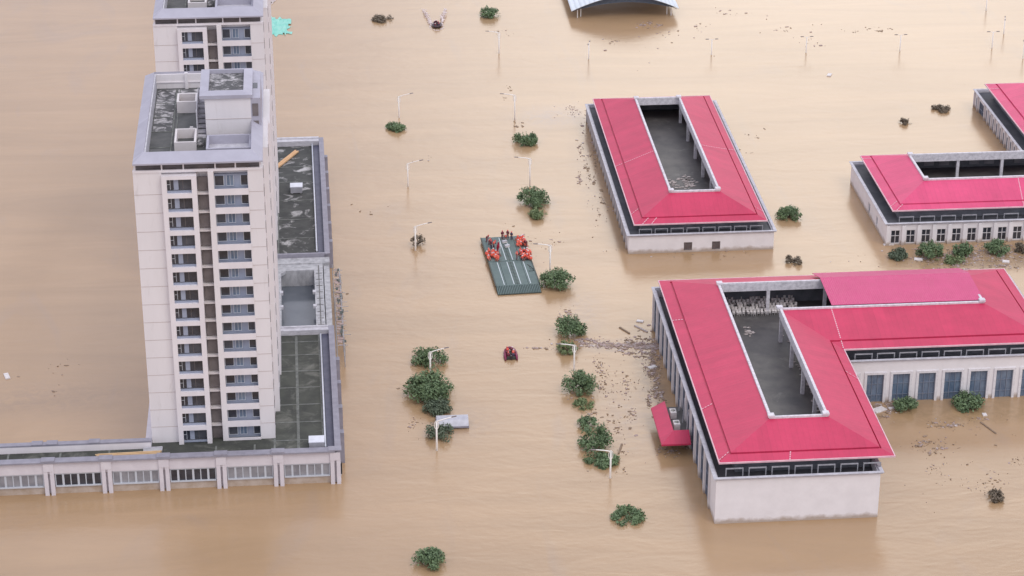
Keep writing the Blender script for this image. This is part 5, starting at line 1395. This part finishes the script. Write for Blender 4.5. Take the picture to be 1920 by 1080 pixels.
flotsam('floating_debris', [(1160, 740, 60, 60, 90, .22, (6, 5, 2)), (1150, 790, 40, 50, 70, .28, (5, 6, 1)), (1130, 700, 30, 30, 30, .2, (6, 3, 1)), (1150, 870, 60, 30, 25, .2, (6, 2, 1))], 'scattered twigs and litter between the treetops and the porch', 33)
flotsam('floating_debris', [(1800, 487, 140, 14, 330, .33, (6, 4, 2)), (1830, 465, 110, 8, 200, .28, (5, 5, 2)), (1870, 500, 60, 10, 120, .3, (6, 4, 2)), (1780, 478, 40, 14, 120, .3, (6, 3, 2))], 'branches and litter drifting in front of the window row', 34)
flotsam('floating_debris', [(1668, 765, 26, 12, 160, .35, (5, 3, 2)), (1790, 795, 60, 14, 70, .3, (6, 2, 2)), (1740, 835, 40, 14, 60, .3, (6, 2, 1)), (1840, 850, 90, 60, 40, .2, (6, 2, 1)), (1780, 900, 110, 60, 30, .2, (5, 2, 2))], 'litter and sticks in front of the tall blue windows', 35)
flotsam('floating_debris', [(1098, 265, 16, 50, 90, .3, (3, 6, 1)), (1110, 330, 14, 60, 60, .25, (6, 3, 1)), (1060, 205, 50, 14, 30, .2, (2, 6, 2)), (1130, 400, 20, 50, 30, .2, (6, 3, 1))], 'thin drift of litter along the left wall of the narrow hall', 36)
flotsam('floating_debris', [(1300, 480, 200, 14, 14, .25, (6, 2, 1)), (1000, 470, 80, 60, 30, .22, (5, 3, 1)), (1500, 45, 120, 30, 20, .35, (4, 5, 0)), (1240, 85, 100, 30, 24, .35, (4, 5, 1)), (966, 232, 12, 6, 14, .3, (8, 0, 0)), (945, 175, 20, 12, 6, .3, (6, 0, 0)),
                            (1215, 45, 22, 8, 50, .4, (5, 4, 0)), (60, 690, 120, 40, 8, .3, (6, 2, 1)), (790, 800, 30, 40, 24, .22, (6, 2, 1)), (765, 740, 14, 10, 8, .25, (6, 1, 1)), (1400, 265, 60, 30, 6, .35, (6, 1, 0)), (700, 395, 30, 20, 4, .3, (3, 5, 0)), (780, 300, 30, 20, 4, .3, (2, 2, 5)), (630, 560, 20, 60, 22, .25, (8, 1, 0)), (1620, 55, 30, 6, 16, .35, (6, 2, 0)), (945, 62, 20, 8, 10, .3, (5, 2, 0))], 'stray twigs drifting across the open water', 37)
# litter inside the wells
def litter(name, x0, x1, y0, y1, z, n, lab, seed, parent):
    rr = random.Random(seed); q = MB(parent.location)
    for _ in range(n):
        x, y = rr.gauss((x0 + x1) / 2, (x1 - x0) / 4), rr.gauss((y0 + y1) / 2, (y1 - y0) / 4); s = rr.uniform(.15, .5); a = rr.uniform(0, 3)
        q.hexa([(x + s * math.cos(a + t), y + s * .5 * math.sin(a + t), z) for t in (0, 1.57, 3.14, 4.71)], [(x + s * math.cos(a + t), y + s * .5 * math.sin(a + t), z + .1) for t in (0, 1.57, 3.14, 4.71)])
    o = q.build(name, M['debris_pale'], parent); o['kind'] = 'stuff'
litter('litter', 69, 72, 423, 431, 3.45, 60, '', 3, hA)
litter('litter', 66, 68.5, 424, 430, 3.45, 22, '', 4, hA)
litter('litter', 68.5, 70.5, 351, 354, 6.36, 18, '', 5, hC)
litter('litter', 75.5, 78, 318, 350, 6.36, 260, '', 6, hC)
